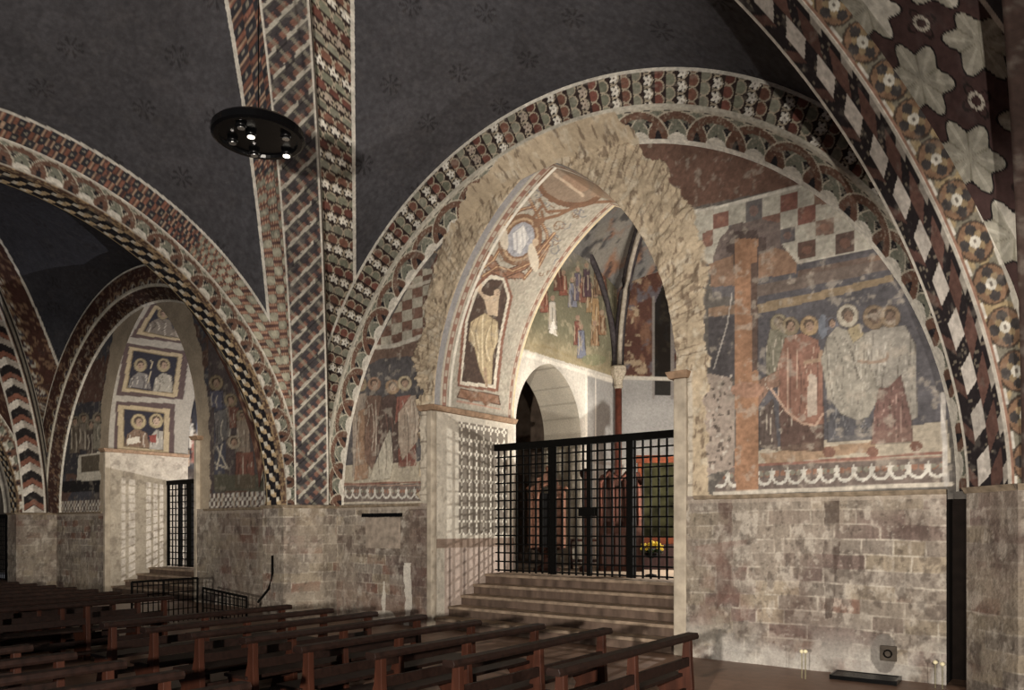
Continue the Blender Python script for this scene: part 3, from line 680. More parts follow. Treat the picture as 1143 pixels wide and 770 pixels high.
def paint_intr1(P, A):
    X, Y, Z = [P[:, :, k].ravel() for k in range(3)]; a = A.ravel(); px, py = proj(X, Y, Z); cv = Canvas(px, py, '#8f8776')
    cv.tf(490, 170, 2.486)
    cv.c = put(cv.c, sstep(.5, .7, fbm(a*5, Y*5, 4, 70)), '#8c8878', .7)
    # curls
    for k in range(110):
        R = random.Random(k+500); x = R.uniform(90, 400); y = R.uniform(60, 360); r0 = R.uniform(7, 20)
        cv.stroke([(x+r0*(1-t)*cos(t*7+k), y+r0*(1-t)*sin(t*7+k)) for t in np.linspace(0, .9, 8)], 3.6, '#5f6066' if k % 3 else '#6e4c2c', .85)
    # saint's panel
    cv.poly([(50, 650), (65, 470), (95, 370), (140, 330), (185, 335), (205, 400), (180, 520), (165, 665)], '#75452f'); cv.poly([(58, 645), (73, 470), (100, 380), (142, 340), (180, 345), (197, 400), (172, 520), (157, 655)], '#b3aa96')
    cv.poly([(64, 635), (80, 470), (105, 392), (140, 352), (176, 355), (190, 402), (165, 520), (150, 645)], '#3c2820')
    cv.robe([(88, 470), (128, 445), (163, 470), (165, 520), (150, 560), (146, 645), (128, 640), (112, 600), (98, 540), (82, 520)], '#a48f62', '#5a4428', '#cdbd92', 9, 71)
    cv.poly([(120, 390), (140, 400), (168, 392), (162, 455), (135, 450), (128, 420)], '#a99070'); cv.stroke([(128, 405), (112, 385), (116, 370)], 9, '#a99070'); cv.head(160, 388, 12, None, '#ab8f70')
    cv.stroke([(128, 600), (132, 648)], 8, '#8f7354')
    # strapwork, cartouches
    for pl in ([(60, 655), (165, 675), (170, 700), (50, 680)], [(130, 330), (190, 350), (240, 350), (235, 335), (190, 325)], [(125, 260), (150, 290), (175, 325), (150, 330), (120, 300)],
               [(175, 330), (230, 310), (300, 240), (305, 255), (240, 325), (190, 345)]): cv.poly(pl, '#7a4c2c', .9, '#4a2c1a', 3)
    for q in ([(150, 300), (172, 262), (168, 225), (190, 185), (225, 160), (262, 150)], [(275, 320), (300, 270), (300, 225), (282, 190), (262, 150)], [(120, 345), (160, 318), (205, 330), (250, 310), (290, 262), (320, 225)], [(100, 372), (112, 330), (150, 300)], [(236, 350), (262, 318), (305, 258)], [(262, 150), (240, 110), (270, 70), (310, 40)]):
        cv.stroke(q, 10, '#6f4526'); cv.stroke([(x+1, y-1) for x, y in q], 3, '#b08a58', .8)
    cv.stroke([(60, 660), (90, 690), (110, 670), (130, 700), (155, 680)], 9, '#6d4628'); cv.stroke([(50, 690), (168, 712)], 5, '#a9542f', .6)
    cv.ell(226, 242, 58, 74, '#6f4a2a', 1, .42); cv.ell(226, 242, 47, 63, '#a2835a', .8, .42, ring=.12); cv.ell(226, 242, 36, 50, '#84868f', 1, .42); cv.grime(a, Y, .1, 1)
    cv.robe([(205, 225), (235, 200), (250, 240), (225, 285), (207, 270)], '#b5b3b0', '#6b6c76', '#cfccc6', 6, 72)
    for q in ((178, 232), (262, 292)): cv.ell(q[0], q[1], 13, 40, '#b0a48e', .9, -.2); cv.ell(q[0]+6, q[1]-42, 9, 11, '#a58a6a')
    cv.stroke([(285, 150), (262, 180), (268, 205), (290, 190), (285, 165)], 9, '#6f4a2a'); cv.stroke([(270, 190), (330, 175), (400, 140), (500, 135)], 9, '#754d2c'); cv.stroke([(280, 130), (300, 165), (360, 160), (430, 125)], 8, '#754d2c')
    cv.ell(365, 95, 92, 58, '#6a4527', 1, .15); cv.ell(365, 92, 78, 46, '#7d6750', 1, .15); cv.ell(380, 85, 40, 20, '#8f6b4c', .7, .4); cv.stroke([(320, 60), (360, 90), (400, 120)], 8, '#b29a7c', .8)
    cv.poly([(440, 60), (520, 110), (560, 180), (470, 130), (420, 120)], '#8a6d50', .8)
    cv.tf()
    for y0, y1 in ((0, .16),): cv.mix(((Y < .14) & (a > 0))*1., '#77767a', .9)
    for y0, y1 in ((.16, .32), (2.0, 2.14)):
        m = (Y > y0) & (Y < y1) & (a > 0); f = (Y-y0)/(y1-y0); q = a/.11; ck = (np.floor(q) % 2 > 0)
        cv.mix(m*1., '#9d937f'); cv.mix((m & (f > .18) & (f < .82))*1., '#7a4632', .9); cv.mix((m & (f > .32) & (f < .68) & ck)*1., '#9d937f', .8)
    cv.mix((a > 0)*1., '#6f6455', .12); cv.mix(((Y > 2.14) & (a > 0))*1., '#b5a172', .9); cv.mix(((Y > .36) & (Y < .42) & (a > 0))*1., '#b7b0a0')
    # jambs below the impost
    lo = a < 0; tot = A.max()
    hi_end = a > (A.max()-(3.72-A.min()*0-0))  # far jamb
    jb = lo | (a > A.max()+A.min())
    n = fbm(Y*3, Z*3, 5, 73); jc = base_of(a, '#aea593')*(.75+.4*n)[:, None]; jc = put(jc, sstep(.58, .7, fbm(Y*10, Z*10, 4, 74)), '#8a7f6e', .6)
    m = (Y > .62) & (Y < 2.0) & (Z > 1.55) & (Z < 3.55); q1 = Y/.2; q2 = Z/.24; f1 = q1-np.floor(q1)-.5; f2 = q2-np.floor(q2)-.5
    r = np.hypot(f1, f2); ang = np.arctan2(f2, f1); jc = put(jc, m*1., '#6d6356'); jc = put(jc, (m & (r < .3+.12*np.cos(4*ang)) & (r > .13))*1., '#c0b9a8')
    jc = put(jc, ((Z < 1.5) & (Z > 1.34))*1., '#6b4c38', .8); jc = put(jc, ((Z < 1.34) & (Y > .25))*1., '#9c8174', .7); jc = put(jc, ((Z < 1.34) & (np.abs(Y*2.6-np.round(Y*2.6)) < .06))*1., '#4f3f35', .7)
    cv.c = np.where(jb[:, None], jc, cv.c)
    cv.c = cv.c*(.85+.3*fbm(a*8, Y*8, 4, 75))[:, None]
    return cv.c
P, C = intrados(XL, XR, 0, .02, paint_intr1); grid('wall_chapel_arch', P, C, kind='structure', gain=1.45)

# dado masonry, cornices, piers
def stain(cv, pts, col, a): cv.tf(); cv.poly(pts, col, a)
def dado_paint(seed, side):
    def f(U, V):
        cv = stone_paint(U, V, seed); px, py = proj(U, 0*U-.06, V); st = Canvas(px.ravel()+4*(fbm(U.ravel()*5, V.ravel()*3, 3, 2)-.5)*2, py); st.c = cv.c
        u = U.ravel(); v = V.ravel()
        if side == 'r':
            s_ = st.inside([(920, 558), (936, 556), (936, 620), (930, 690), (922, 690), (918, 620)]); st.mix(s_*sstep(.3, .55, fbm(u*9, v*5, 3, 9)), '#33231d', .7)
            s_ = st.inside([(800, 560), (816, 552), (822, 660), (800, 680)]); st.mix(s_*sstep(.3, .55, fbm(u*6, v*3, 3, 8)), '#4a3028', .6)
            s_ = st.inside([(770, 610), (850, 600), (850, 690), (770, 700)]); st.mix(s_*sstep(.35, .6, fbm(u*3, v*3, 3, 7)), '#6b4a3e', .5)
            st.mix(sstep(.7, 0., v)*sstep(.35, .6, fbm(u*2.4, v*3, 4, 17)), '#a7a39a', .6)
            st.ell(987, 729, 16, 22, '#5c5650', .8)
        if side == 'l':
            s_ = st.inside([(378, 600), (480, 560), (480, 610), (440, 625), (390, 620)]); st.mix(s_*sstep(.4, .6, fbm(u*8, v*8, 4, 9)), '#4c3d33', .7)
            st.mix(sstep(1.0, .2, v)*sstep(.35, .6, fbm(u*3, v*3, 4, 18)), '#7c5a46', .45)
            for xx, w_ in ((372, 7), (456, 7)):
                s_ = st.inside([(xx-w_/2, 628), (xx+w_/2, 628), (xx+w_/2, 700), (xx-w_/2, 700)]); st.mix(s_, '#c0b9aa', .7)
            st.stroke([(429, 650), (429, 695)], 3, '#c0b9aa', .7); st.ell(429, 690, 14, 9, '#b5ad9c', .6)
        st.mix((v > ZS-.1)*1., '#8a7c6c', .5)
        return st.c
    return f
def relief_s(seed):
    def f(U, V):
        u, v = U.ravel(), V.ravel(); return (-.02*fbm(u*9, v*9, 5, seed)-.012*fbm(u*2, v*2, 3, seed+1)).reshape(U.shape)
    return f
wall_y('wall_dado', XR, -1.33, 0, ZS, -.06, .014, dado_paint(3, 'r'), STONE, relief_s(1))
wall_y('wall_dado', -11.5, XL, 0, ZS, -.06, .018, dado_paint(5, 'l'), STONE, relief_s(2))
wall_y('wall_dado', -16.3, -13.3, 0, ZS, -.06, .03, dado_paint(7, ''), STONE, relief_s(3))
wall_y('wall_dado', -23.6, -20.6, 0, ZS, -.06, .03, dado_paint(9, ''), STONE, relief_s(4))
wall_y('wall_dado', -26.2, -25.6, 0, ZS, -.06, .05, dado_paint(11, ''), STONE)
def pier(pts, seed, res, z1=ZS):
    """pier whose plan follows pts, left to right"""
    pts = np.array(pts, float); seg = np.linalg.norm(np.diff(pts, axis=0), axis=1); arc = np.concatenate([[0], np.cumsum(seg)])
    a = np.unique(np.concatenate([np.linspace(0, arc[-1], int(arc[-1]/res)), arc])); x = np.interp(a, arc, pts[:, 0]); y = np.interp(a, arc, pts[:, 1])
    z = np.linspace(0, z1, int(z1/res)); U = np.repeat(a[:, None], len(z), 1)+pts[0, 0]*1.3; V = np.repeat(z[None], len(a), 0)
    P = np.stack([np.repeat(x[:, None], len(z), 1), np.repeat(y[:, None], len(z), 1), V], -1)
    cv = stone_paint(U, V, seed); r_ = fbm(U.ravel()*8, V.ravel()*8, 4, seed).reshape(U.shape); P[:, :, 1] -= .02*r_
    o = grid('pier', P, cv.c, STONE, None, 'structure', gain=GA, smooth=False)
    m = MB(); n = len(pts)
    for i in range(n-1):
        (xa, ya), (xb, yb) = pts[i], pts[i+1]; d = np.array((xb-xa, yb-ya)); d /= np.linalg.norm(d); nn = np.array((d[1], -d[0]))
        nn = nn if (nn[1] < 0 or abs(nn[1]) < .2) else -nn
        q = [(xa, ya), (xb, yb)]; m.hexa([(xa+nn[0]*.02, ya+nn[1]*.02, z1-.06), (xb+nn[0]*.02, yb+nn[1]*.02, z1-.06), (xb, yb+.3, z1-.06), (xa, ya+.3, z1-.06),
                                          (xa+nn[0]*.06, ya+nn[1]*.06, z1+.0), (xb+nn[0]*.06, yb+nn[1]*.06, z1+.0), (xb, yb+.3, z1+.01), (xa, ya+.3, z1+.01)])
    m.build('trim_1', CORN, kind='structure')
CORN = mat('cornice_stone', '#7d7060', .9, 0, .4, 9, .5)
def pier_plan(xc): return [(xc+.75, 0), (xc+.78, -.4), (xc+.32, -.93), (xc-.32, -.93), (xc-.78, -.4), (xc-.75, 0)][::-1]
for k, (xc, r_) in enumerate(((-.05-.25+.0, .014), (-12.12, .018), (-24.32, .03))):
    pl = pier_plan(xc) if k else [(-1.12, .3), (-1.1, -.42), (-.62, -.95), (.6, -.95)]
    pier(pl, 21+k, r_)
# recess between wall end and right-hand pier, its shade put into the dark colour
m = MB(); m.box(-1.33, .35, 0, -1.1, .5, ZS); m.box(-1.34, 0, ZS-.05, -1.0, .45, ZS-.0); m.box(-1.36, -.05, 0, -1.33, .5, ZS); m.build('wall_recess', mat('shaded_recess', '#1c1613', .95), kind='structure')
def cornice(x0, x1, Y=-.06, z=ZS, name='trim_1'):
    m = MB(); m.prism([(Y+.1, z-.055), (Y-.005, z-.055), (Y-.03, z-.04), (Y-.05, z-.015), (Y-.04, z+.005), (Y+.1, z+.012)], 'x', x0, x1)
    return m.build(name, CORN, kind='structure')
cornice(XR+.28, -1.33); cornice(-11.4, XL-.27); cornice(-15.9, -13.3); cornice(-23.6, -20.8)
# impost mouldings at the arch springing
for x0, x1, nm in ((XL-.28, XL+.10, 1), (XR-.10, XR+.22, 1), (-20.6-.25, -20.6+.1, 1), (-16.3-.1, -16.3+.25, 1)):
    m = MB(); m.hexa([(x0+.03, -.12, 3.66), (x1-.03, -.12, 3.66), (x1-.03, DEPTH, 3.66), (x0+.03, DEPTH, 3.66), (x0, -.17, 3.75), (x1, -.17, 3.75), (x1, DEPTH+.02, 3.75), (x0, DEPTH+.02, 3.75)])
    m.build('trim_2', mat('impost_stone', '#8d7560', .9, 0, .3, 9, .4), kind='structure', bevel=.012)
for x0, x1 in ((XL-.10, XL+.012), (XR-.012, XR+.17), (-20.7, -20.59), (-16.31, -16.2)):
    m = MB(); m.box(x0, -.09, 0, x1, .05, 3.66); m.build('trim_3', mat('jamb_stone', '#a3998a', .9, 0, .25, 5, .5), kind='structure', bevel=.02)

# ------------------------------------------------------------------ floor, steps
def floor_paint(U, V):
    u, v = U.ravel(), V.ravel(); cv = Canvas(u, v, '#6b4d39'); ch = .62
    r = np.floor(v/ch); q = u/.9+(r % 2)*.5; i = np.floor(q); cv.c = cv.c*(.75+.5*hash2(i, r))[:, None]
    ed = np.minimum(np.minimum(v/ch-r, 1-(v/ch-r))*ch, np.minimum(q-i, 1-(q-i))*.9); cv.mix(sstep(.014, .006, ed), '#1a1310', .8)
    cv.mix(fbm(u*1.5, v*1.5, 4, 3), '#6a4c36', .5); return cv.c
U, V = gridpts(-34, 4, -14, 0.4, .08); grid('floor', np.stack([U, V, 0*U], -1), floor_paint(U, V), mat_paint('floor_stone', .42, .15, 6), None, 'structure', gain=1.7)
STEP = mat('step_stone', '#8d7c6b', .85, 0, .4, 6, .5); STEPR = mat('step_riser', '#5f5046', .9, 0, .45, 5, .5, (1, 1, .3))
def steps(xl, xr, n, y0, run, rise):
    m = MB(); mr = MB()
    for i in range(n):
        y = y0+i*run; top = (i+1)*rise
        m.box(xl, y-.035, top-.05, xr, y+run+.03, top); mr.box(xl, y, i*rise, xr, y+run, top-.05)
    y = y0+n*run; m.box(xl-.5, y-.03, n*rise-.05, xr+.5, 9, n*rise)
    m.build('floor_steps', STEP, kind='structure', bevel=.012); mr.build('floor_steps', STEPR, kind='structure')
steps(XL+.012, XR-.012, 5, .02, .33, .17); steps(-20.6, -16.3, 4, .1, .33, .15)

# ------------------------------------------------------------------ chapel 1 interior
XW = -9.3; ZB = 5.3
def paint_chwall(U, V):        # U = Y, V = Z on plane X = XW
    u, v = U.ravel(), V.ravel(); px, py = proj(0*U+XW, U, V); cv = Canvas(px, py, '#bdb5a6')
    cv.c = cv.c*(.85+.25*fbm(u*3, v*3, 4, 81))[:, None]
    cv.mix(((v < ZB-.15) & (u > 5.45))*1., '#8f8c88', .9); cv.mix(((np.abs(u-5.4) < .05) | (np.abs(u-5.8) < .02) | (np.abs(v-ZB+.1) < .04))*(v < ZB), '#d0c8b8', .8)
    cv.mix((np.abs(v-3.2) < .04)*(u > 5.0), '#6b5a4c', .5)
    hi = v > ZB; C = base_of(u, '#6e6a4c'); n = fbm(u*2, v*2, 4, 82)
    C = put(C, sstep(6.0, 5.3, v), '#9a885c', .8); C = put(C, sstep(6.0, 6.8, v+.8*(n-.5)), '#676349', .8); C = put(C, sstep(6.9, 7.7, v-.35*(u-4)+.9*(n-.5)), '#8c877f', .9)
    cv.c = np.where(hi[:, None], C, cv.c)
    cv.tf(490, 170, 2.486)
    F = [(262, 400, '#a0663a'), (292, 400, '#8e4630'), (315, 440, '#b0a89a'), (345, 360, '#84402c'), (370, 385, '#6e7286'), (385, 360, '#5c5066'), (400, 380, '#7e4a36'), (420, 400, '#94703c'),
         (435, 430, '#a07a40'), (452, 470, '#8a5c34'), (385, 490, '#7e3c30'), (395, 520, '#697088'), (432, 500, '#8a6236'), (330, 340, '#6e3a2c'), (410, 350, '#4c3444'), (455, 360, '#72402e'), (440, 350, '#7b5a3a')]
    for k, (x, y, cl) in enumerate(F):
        h = 62+k % 3*12; cv.robe([(x-9, y-h*.3), (x+8, y-h*.3), (x+14, y+h*.6), (x-12, y+h*.6)], cl, '#33241c', '#b5a27e', 4, k+90, 0, .9); cv.ell(x, y-h*.42, 6, 8, '#94745a')
    cv.poly([(305, 500), (318, 460), (328, 510)], '#d2ccc0'); cv.stroke([(200, 520), (300, 540), (420, 590), (450, 600)], 8, '#8a7846', .5)
    cv.ell(430, 575, 34, 16, '#74764e', .8)
    cv.tf(); cv.mix(hi*sstep(.58, .7, fbm(u*7, v*7, 4, 83)), '#a59672', .45)
    # painted rib border where the vault meets the wall
    return cv.c
U, V = gridpts(DEPTH, 6.78, .85, 9.4, .025)
def door_top(y, yc=3.95, h=1.2, zs=3.75, rise=1.42):
    r = (h*h+rise*rise)/(2*h); d = np.abs(y-yc); return np.where(d < h, zs+np.sqrt(np.maximum(r*r-(d+r-h)**2, 0)), 0)
DY0, DY1, DYC = 2.75, 5.15, 3.95
def chwall():
    parts = []
    for (a0, a1) in ((DEPTH, DY0), (DY1, 6.8)):
        U, V = gridpts(a0, a1, .85, 9.4, .025); grid('wall_chapel', np.stack([0*U+XW, U, V], -1), paint_chwall(U, V), PLASTER, None, 'structure', gain=1.35)
    a = np.linspace(0, pi, 110); Yc = DYC-1.2*np.cos(a); zo = np.maximum(door_top(Yc), 3.75); v = np.linspace(0, 1, 220)
    U = np.repeat(Yc[:, None], 220, 1); V = zo[:, None]*(1-v)+9.4*v; grid('wall_chapel', np.stack([0*U+XW, U, V], -1), paint_chwall(U, V), PLASTER, None, 'structure', gain=1.35)
    # reveal of the doorway, 1.0 deep to the left
    pth = [(DY0, z) for z in np.linspace(.85, 3.75, 30)]+[(y, float(z)) for y, z in zip(Yc, zo)][1:-1]+[(DY1, z) for z in np.linspace(3.75, .85, 30)]
    pth = np.array(pth); xx = np.linspace(XW, XW-1.0, 20); P = np.zeros((len(pth), 20, 3)); P[:, :, 0] = xx; P[:, :, 1] = pth[:, :1]; P[:, :, 2] = pth[:, 1:]
    C = base_of(P[:, :, 0], '#b5aa94')*(.8+.35*fbm(P[:, :, 2].ravel()*3+P[:, :, 1].ravel(), P[:, :, 0].ravel()*3, 4, 85))[:, None]
    z = P[:, :, 2].ravel()/.32; C = put(C, (np.abs(z-np.round(z)) < .035)*1., '#7b705e', .5)
    grid('wall_chapel_doorway', P, C, STONE, None, 'structure', gain=1.35)
chwall()
m = MB(); m.box(XW-3.2, DY0-.8, .85, XW-3.1, DY1+1.5, 6); m.box(XW-3.2, DY1+1.4, .85, XW-1, DY1+1.5, 6); m.box(XW-3.2, DY0-.9, .85, XW-1, DY0-.8, 6); m.box(XW-3.2, DY0-.9, 6, XW-1, DY1+1.5, 6.1)
m.box(XW-3.2, DY0-.9, .8, XW, DY1+1.5, .85); m.build('wall_side_passage', mat('passage_plaster', '#6b5d52', .9, 0, .3, 4), kind='structure')
# apse facets
def facet(x0, y0, x1, y1, z1, paint, res=.03):
    n = int(math.hypot(x1-x0, y1-y0)/res); a = np.linspace(0, 1, n); z = np.linspace(.85, z1, int((z1-.85)/res)); A, V = np.meshgrid(a, z, indexing='ij')
    P = np.stack([x0+(x1-x0)*A, y0+(y1-y0)*A, V], -1); grid('wall_chapel_apse', P, paint(A*math.hypot(x1-x0, y1-y0), V, P), PLASTER, None, 'structure', gain=1.3)
def paint_apse(A, V, P):
    u, v = A.ravel(), V.ravel(); cv = Canvas(u, v, '#8d8a86'); cv.c = cv.c*(.8+.35*fbm(u*2, v*2, 4, 86))[:, None]
    hi = v > 5.35; C = base_of(u, '#523024'); n = fbm(u*3, v*2, 5, 87); C = put(C, sstep(.45, .6, n), '#7a5236', .9); C = put(C, sstep(.55, .66, fbm(u*4, v*3, 4, 88)), '#59565e', .8)
    C = put(C, sstep(.6, .7, fbm(u*6, v*6, 4, 89)), '#a38c66', .7); cv.c = np.where(hi[:, None], C, cv.c)
    lan = (np.abs(u-1.15) < .2) & (v > 4.9) & (v+2.2*np.abs(u-1.15) < 7.6); cv.mix(lan*1., '#17140f', .95); cv.mix(((np.abs(np.abs(u-1.15)-.24) < .04) & (v > 4.8) & (v < 7.3))*1., '#77706a', .9)
    cv.mix((np.abs(v-5.3) < .04)*1., '#b0a898'); cv.mix(((u > 1.5) & (u < 1.62))*1., '#5a544e', .6)
    cv.mix(((v < 3.35) & (v > 2.95))*1., '#a59e92'); q = u/.2; f1 = q-np.floor(q)-.5; cv.mix(((v < 3.3) & (v > 3.0) & (np.hypot(f1, (v-3.15)/.2) < .4))*1., '#5d5248', .8); cv.mix((v < 2.95)*1., '#5f3424', .8)
    return cv.c
A0, A1, A2, A3, A4, A5 = (XW, 6.78), (-8.0, 8.05), (-5.4, 8.05), (-4.1, 6.78), (-4.1, DEPTH), (XR, DEPTH)
for p_, q_ in ((A0, A1), (A1, A2), (A2, A3), (A3, A4)): facet(*p_, *q_, 9.4, paint_apse, .03 if p_ is A0 else .06)
# chapel front wall inner side (above the arch) and vault
def ch_vault():
    U, V = gridpts(XW-.1, -4.0, 2.0, 8.2, .05); xc = -6.7; Z = 9.35-.23*(U-xc)**2-.09*(V-4.8)**2
    u, v = U.ravel(), V.ravel(); C = base_of(u, '#6b6864'); n = fbm(u*1.6, v*1.6, 4, 91); C = put(C, sstep(.4, .6, n), '#7b7468', .9); C = put(C, sstep(.52, .66, fbm(u*2.4, v*2.4, 4, 92)), '#8a5a38', .9)
    C = put(C, sstep(.6, .7, fbm(u*5, v*5, 4, 93)), '#2f2d33', .8)
    grid('ceiling_chapel', np.stack([U, V, Z], -1), C, PLASTER, None, 'structure', gain=1.2)
ch_vault()
RIBD = mat('dark_painted_rib', '#3f3a3c', .8, 0, .4, 12); RIBL = mat('pale_rib', '#9c9488', .85, 0, .3, 8)
def chap_rib(p0, z0, p1, z1, w0=.09, pale=True, bul=1.0):
    pts = []
    for t in np.linspace(0, 1, 24): a = t*pi/2; pts.append((p0[0]+(p1[0]-p0[0])*(1-cos(a))*bul, p0[1]+(p1[1]-p0[1])*(1-cos(a))*bul, z0+(z1-z0)*sin(a)))
    m = MB(); m.tube(pts, w0, 8); m.build('vault_rib', RIBD, kind='structure', smooth=True)
    if pale:
        m = MB(); m.tube([(x+.1, y-.13, z) for x, y, z in pts], w0*.45, 6); m.build('vault_rib', RIBL, kind='structure', smooth=True)
chap_rib((XW+.12, 6.65), 5.55, (-6.7, 4.9), 9.2, .13); chap_rib((XW+.05, 6.6), 5.55, (XW+.05, 3.2), 8.7, .07, False); chap_rib((-8.0, 7.95), 5.4, (-6.7, 4.9), 9.2, .1)
# corner colonnette
m = MB(); m.lathe([(.13, .85), (.15, .95), (.1, 1.05), (.085, 1.15), (.08, 5.0)], XW+.13, 6.62, 0, 16); m.build('trim_4', mat('red_marble', '#6e4034', .5, 0, .3, 8), kind='structure', smooth=True)
m = MB(); m.lathe([(.085, 5.0), (.12, 5.05), (.1, 5.1), (.11, 5.2), (.17, 5.33), (.2, 5.42), (.2, 5.52), (.14, 5.55)], XW+.13, 6.62, 0, 8); m.build('trim_4', mat('capital_stone', '#b5aa98', .85, 0, .35, 20, .8), kind='structure', bevel=.01)

# ------------------------------------------------------------------ bay 2: wall, chapel 2
X2L, X2R = -20.6, -16.3
def paint_bay2(U, V):
    px, py = proj(U, 0*U, V); cv = Canvas(px, py, '#453c38'); u = U.ravel(); v = V.ravel()
    cv.c = put(cv.c, sstep(.45, .6, fbm(u*1.4, v*1.4, 4, 101)), '#3a3b44', .9); cv.c = put(cv.c, sstep(.5, .62, fbm(u*2, v*2.2, 4, 102)), '#5a3c2c', .8)
    cv.tf(220, 330, 3.208)
    cv.poly([(40, 60), (330, 60), (300, 700), (40, 700)], '#463c3c'); cv.poly([(60, 380), (110, 360), (100, 640), (60, 640)], '#3b3e4c', .8)
    cv.head(68, 312, 15); cv.robe([(45, 340), (95, 340), (90, 400), (50, 400)], '#4a4a5c', seed=110, n=4); cv.head(120, 375, 14); cv.robe([(105, 395), (150, 400), (145, 470), (110, 480)], '#6b4030', seed=111, n=4)
    cv.head(160, 430, 12); cv.robe([(140, 450), (185, 440), (190, 560), (150, 600)], '#7b6a58', seed=112, n=5); cv.robe([(140, 560), (200, 560), (210, 690), (135, 690)], '#6f4030', seed=113, n=6)
    cv.head(132, 525, 14, '#8f7f66'); cv.stroke([(70, 540), (110, 620), (65, 600)], 6, '#a19682', .8); cv.stroke([(90, 530), (70, 620)], 6, '#a19682', .8)
    cv.robe([(60, 420), (110, 400), (120, 500), (70, 540)], '#5a5654', seed=114, n=5); cv.poly([(60, 640), (290, 640), (290, 700), (60, 700)], '#4c4a38', .8)
    cv.tf(0, 280, 2.57)
    cv.poly([(180, 380), (300, 300), (300, 440), (180, 450)], '#4d332a'); cv.poly([(170, 440), (300, 430), (300, 640), (165, 640)], '#343238')
    for k, (x, y) in enumerate(((215, 490), (240, 480), (262, 500), (280, 480))): cv.head(x, y, 9, '#6f6450'); cv.robe([(x-12, y+14), (x+12, y+14), (x+14, y+90), (x-14, y+90)], ('#5c5040', '#6c6052', '#4c4038', '#77705e')[k], seed=120+k, n=4)
    cv.poly([(225, 585), (295, 575), (295, 655), (220, 660)], '#a59d8c'); cv.poly([(232, 590), (290, 584), (288, 630), (232, 634)], '#4c4234'); cv.poly([(170, 660), (300, 658), (300, 690), (168, 692)], '#1c1a1c')
    cv.tf()
    zt = ZS+.42
    FC = pat_hex(u, v, .09, '#5f4c46', '#a29c90', '#2a2424', 1); fm = (v < ZS+.34) & (v > ZS+.02); cv.c = np.where(fm[:, None], FC, cv.c)
    cv.grime(u, v, .35, 1, '#827868', .4, 107)
    # stripped ring round the chapel mouth
    zo = open_top(u, X2L, X2R); jag = .16*(fbm(u*3, v*3, 4, 108)-.5)*2
    r = np.where(v > 3.7, np.hypot((u+18.45)/(2.15), (v-3.7)/3.55), np.abs(u+18.45)/2.15)
    rm = (((v < 3.72) & (np.abs(u+18.45) < 2.15+.5+jag)) | ((v >= 3.7) & (np.hypot((u+18.45)*1.25, np.maximum(v-3.7, 0)*.80) < 3.3+jag)))*1.
    rc = base_of(u, '#8a7a62')*(.7+.55*fbm(u*4, v*4, 5, 109))[:, None]; cv.c = cv.c*(1-rm)[:, None]+rc*rm[:, None]
    return cv.c
wall_y('wall_north', -24.3, X2L, 2.0, 8.2, 0, .04, paint_bay2); wall_y('wall_north', X2R, -12.1, 2.0, 8.2, 0, .035, paint_bay2)
above_opening(X2L, X2R, 0, 8.2, .04, paint_bay2)
def paint_intr2(P, A):
    X, Y, Z = [P[:, :, k].ravel() for k in range(3)]; a = A.ravel(); px, py = proj(X, Y, Z); cv = Canvas(px, py, '#8d8474')
    cv.tf(90, 290, 2.85)
    for o_, g, i_ in (([(155, 247), (230, 128), (302, 158), (358, 272)], [(176, 236), (236, 143), (292, 166), (342, 262)], [(198, 228), (241, 156), (284, 176), (326, 252)]),
                      ([(138, 262), (348, 290), (328, 447), (112, 432)], [(155, 277), (324, 300), (307, 437), (132, 417)], [(167, 288), (310, 310), (292, 425), (147, 408)]),
                      ([(110, 448), (302, 455), (298, 642), (104, 627)], [(119, 460), (284, 475), (279, 618), (117, 606)], [(137, 474), (266, 488), (263, 606), (137, 592)])):
        cv.poly(o_, '#4f3c38', 1, '#8d8474', 4); cv.poly(g, '#97835a'); cv.poly(i_, '#27252f', 1, '#6d5a38', 3)
    cv.robe([(205, 228), (225, 195), (250, 185), (285, 190), (300, 240), (290, 246)], '#6b5f50', seed=130, n=6); cv.head(262, 172, 10, '#8a7448'); cv.robe([(285, 240), (300, 215), (322, 225), (325, 250)], '#857764', seed=131, n=4)
    for hx, hy, bd, cl, sd in ((190, 335, [(150, 405), (160, 375), (185, 355), (215, 365), (225, 412)], '#6d6660', 132), (264, 335, [(230, 418), (238, 375), (262, 358), (292, 370), (292, 422)], '#8a8270', 133)):
        cv.robe(bd, cl, seed=sd, n=6); cv.head(hx, hy, 12, '#8f7c50', '#8f7258')
    cv.stroke([(215, 395), (228, 325), (222, 318)], 3, '#a1906c'); cv.robe([(140, 590), (148, 555), (175, 535), (210, 550), (222, 600)], '#70543a', seed=134, n=6); cv.head(184, 515, 14, '#9a8654', '#8f7258'); cv.poly([(145, 570), (185, 560), (190, 580), (150, 588)], '#b0a58e')
    cv.robe([(218, 602), (222, 560), (240, 540), (263, 545), (263, 604)], '#8d8678', seed=135, n=5); cv.head(240, 512, 13, '#9a8654', '#a08468'); cv.poly([(218, 560), (240, 555), (242, 580), (222, 582)], '#7a2f22')
    cv.tf(); jb = (a < 0) | (a > A.max()+A.min()); n = fbm(Y*3, Z*3, 5, 136); jc = base_of(a, '#a89b86')*(.75+.45*n)[:, None]; jc = put(jc, sstep(.55, .7, fbm(Y*8, Z*8, 4, 137)), '#7a6c5b', .6)
    cv.c = np.where(jb[:, None], jc, cv.c); cv.c = cv.c*(.85+.3*fbm(a*8, Y*8, 4, 138))[:, None]
    return cv.c
P, C = intrados(X2L, X2R, 0, .03, paint_intr2); grid('wall_chapel_arch', P, C, kind='structure', gain=1.1)
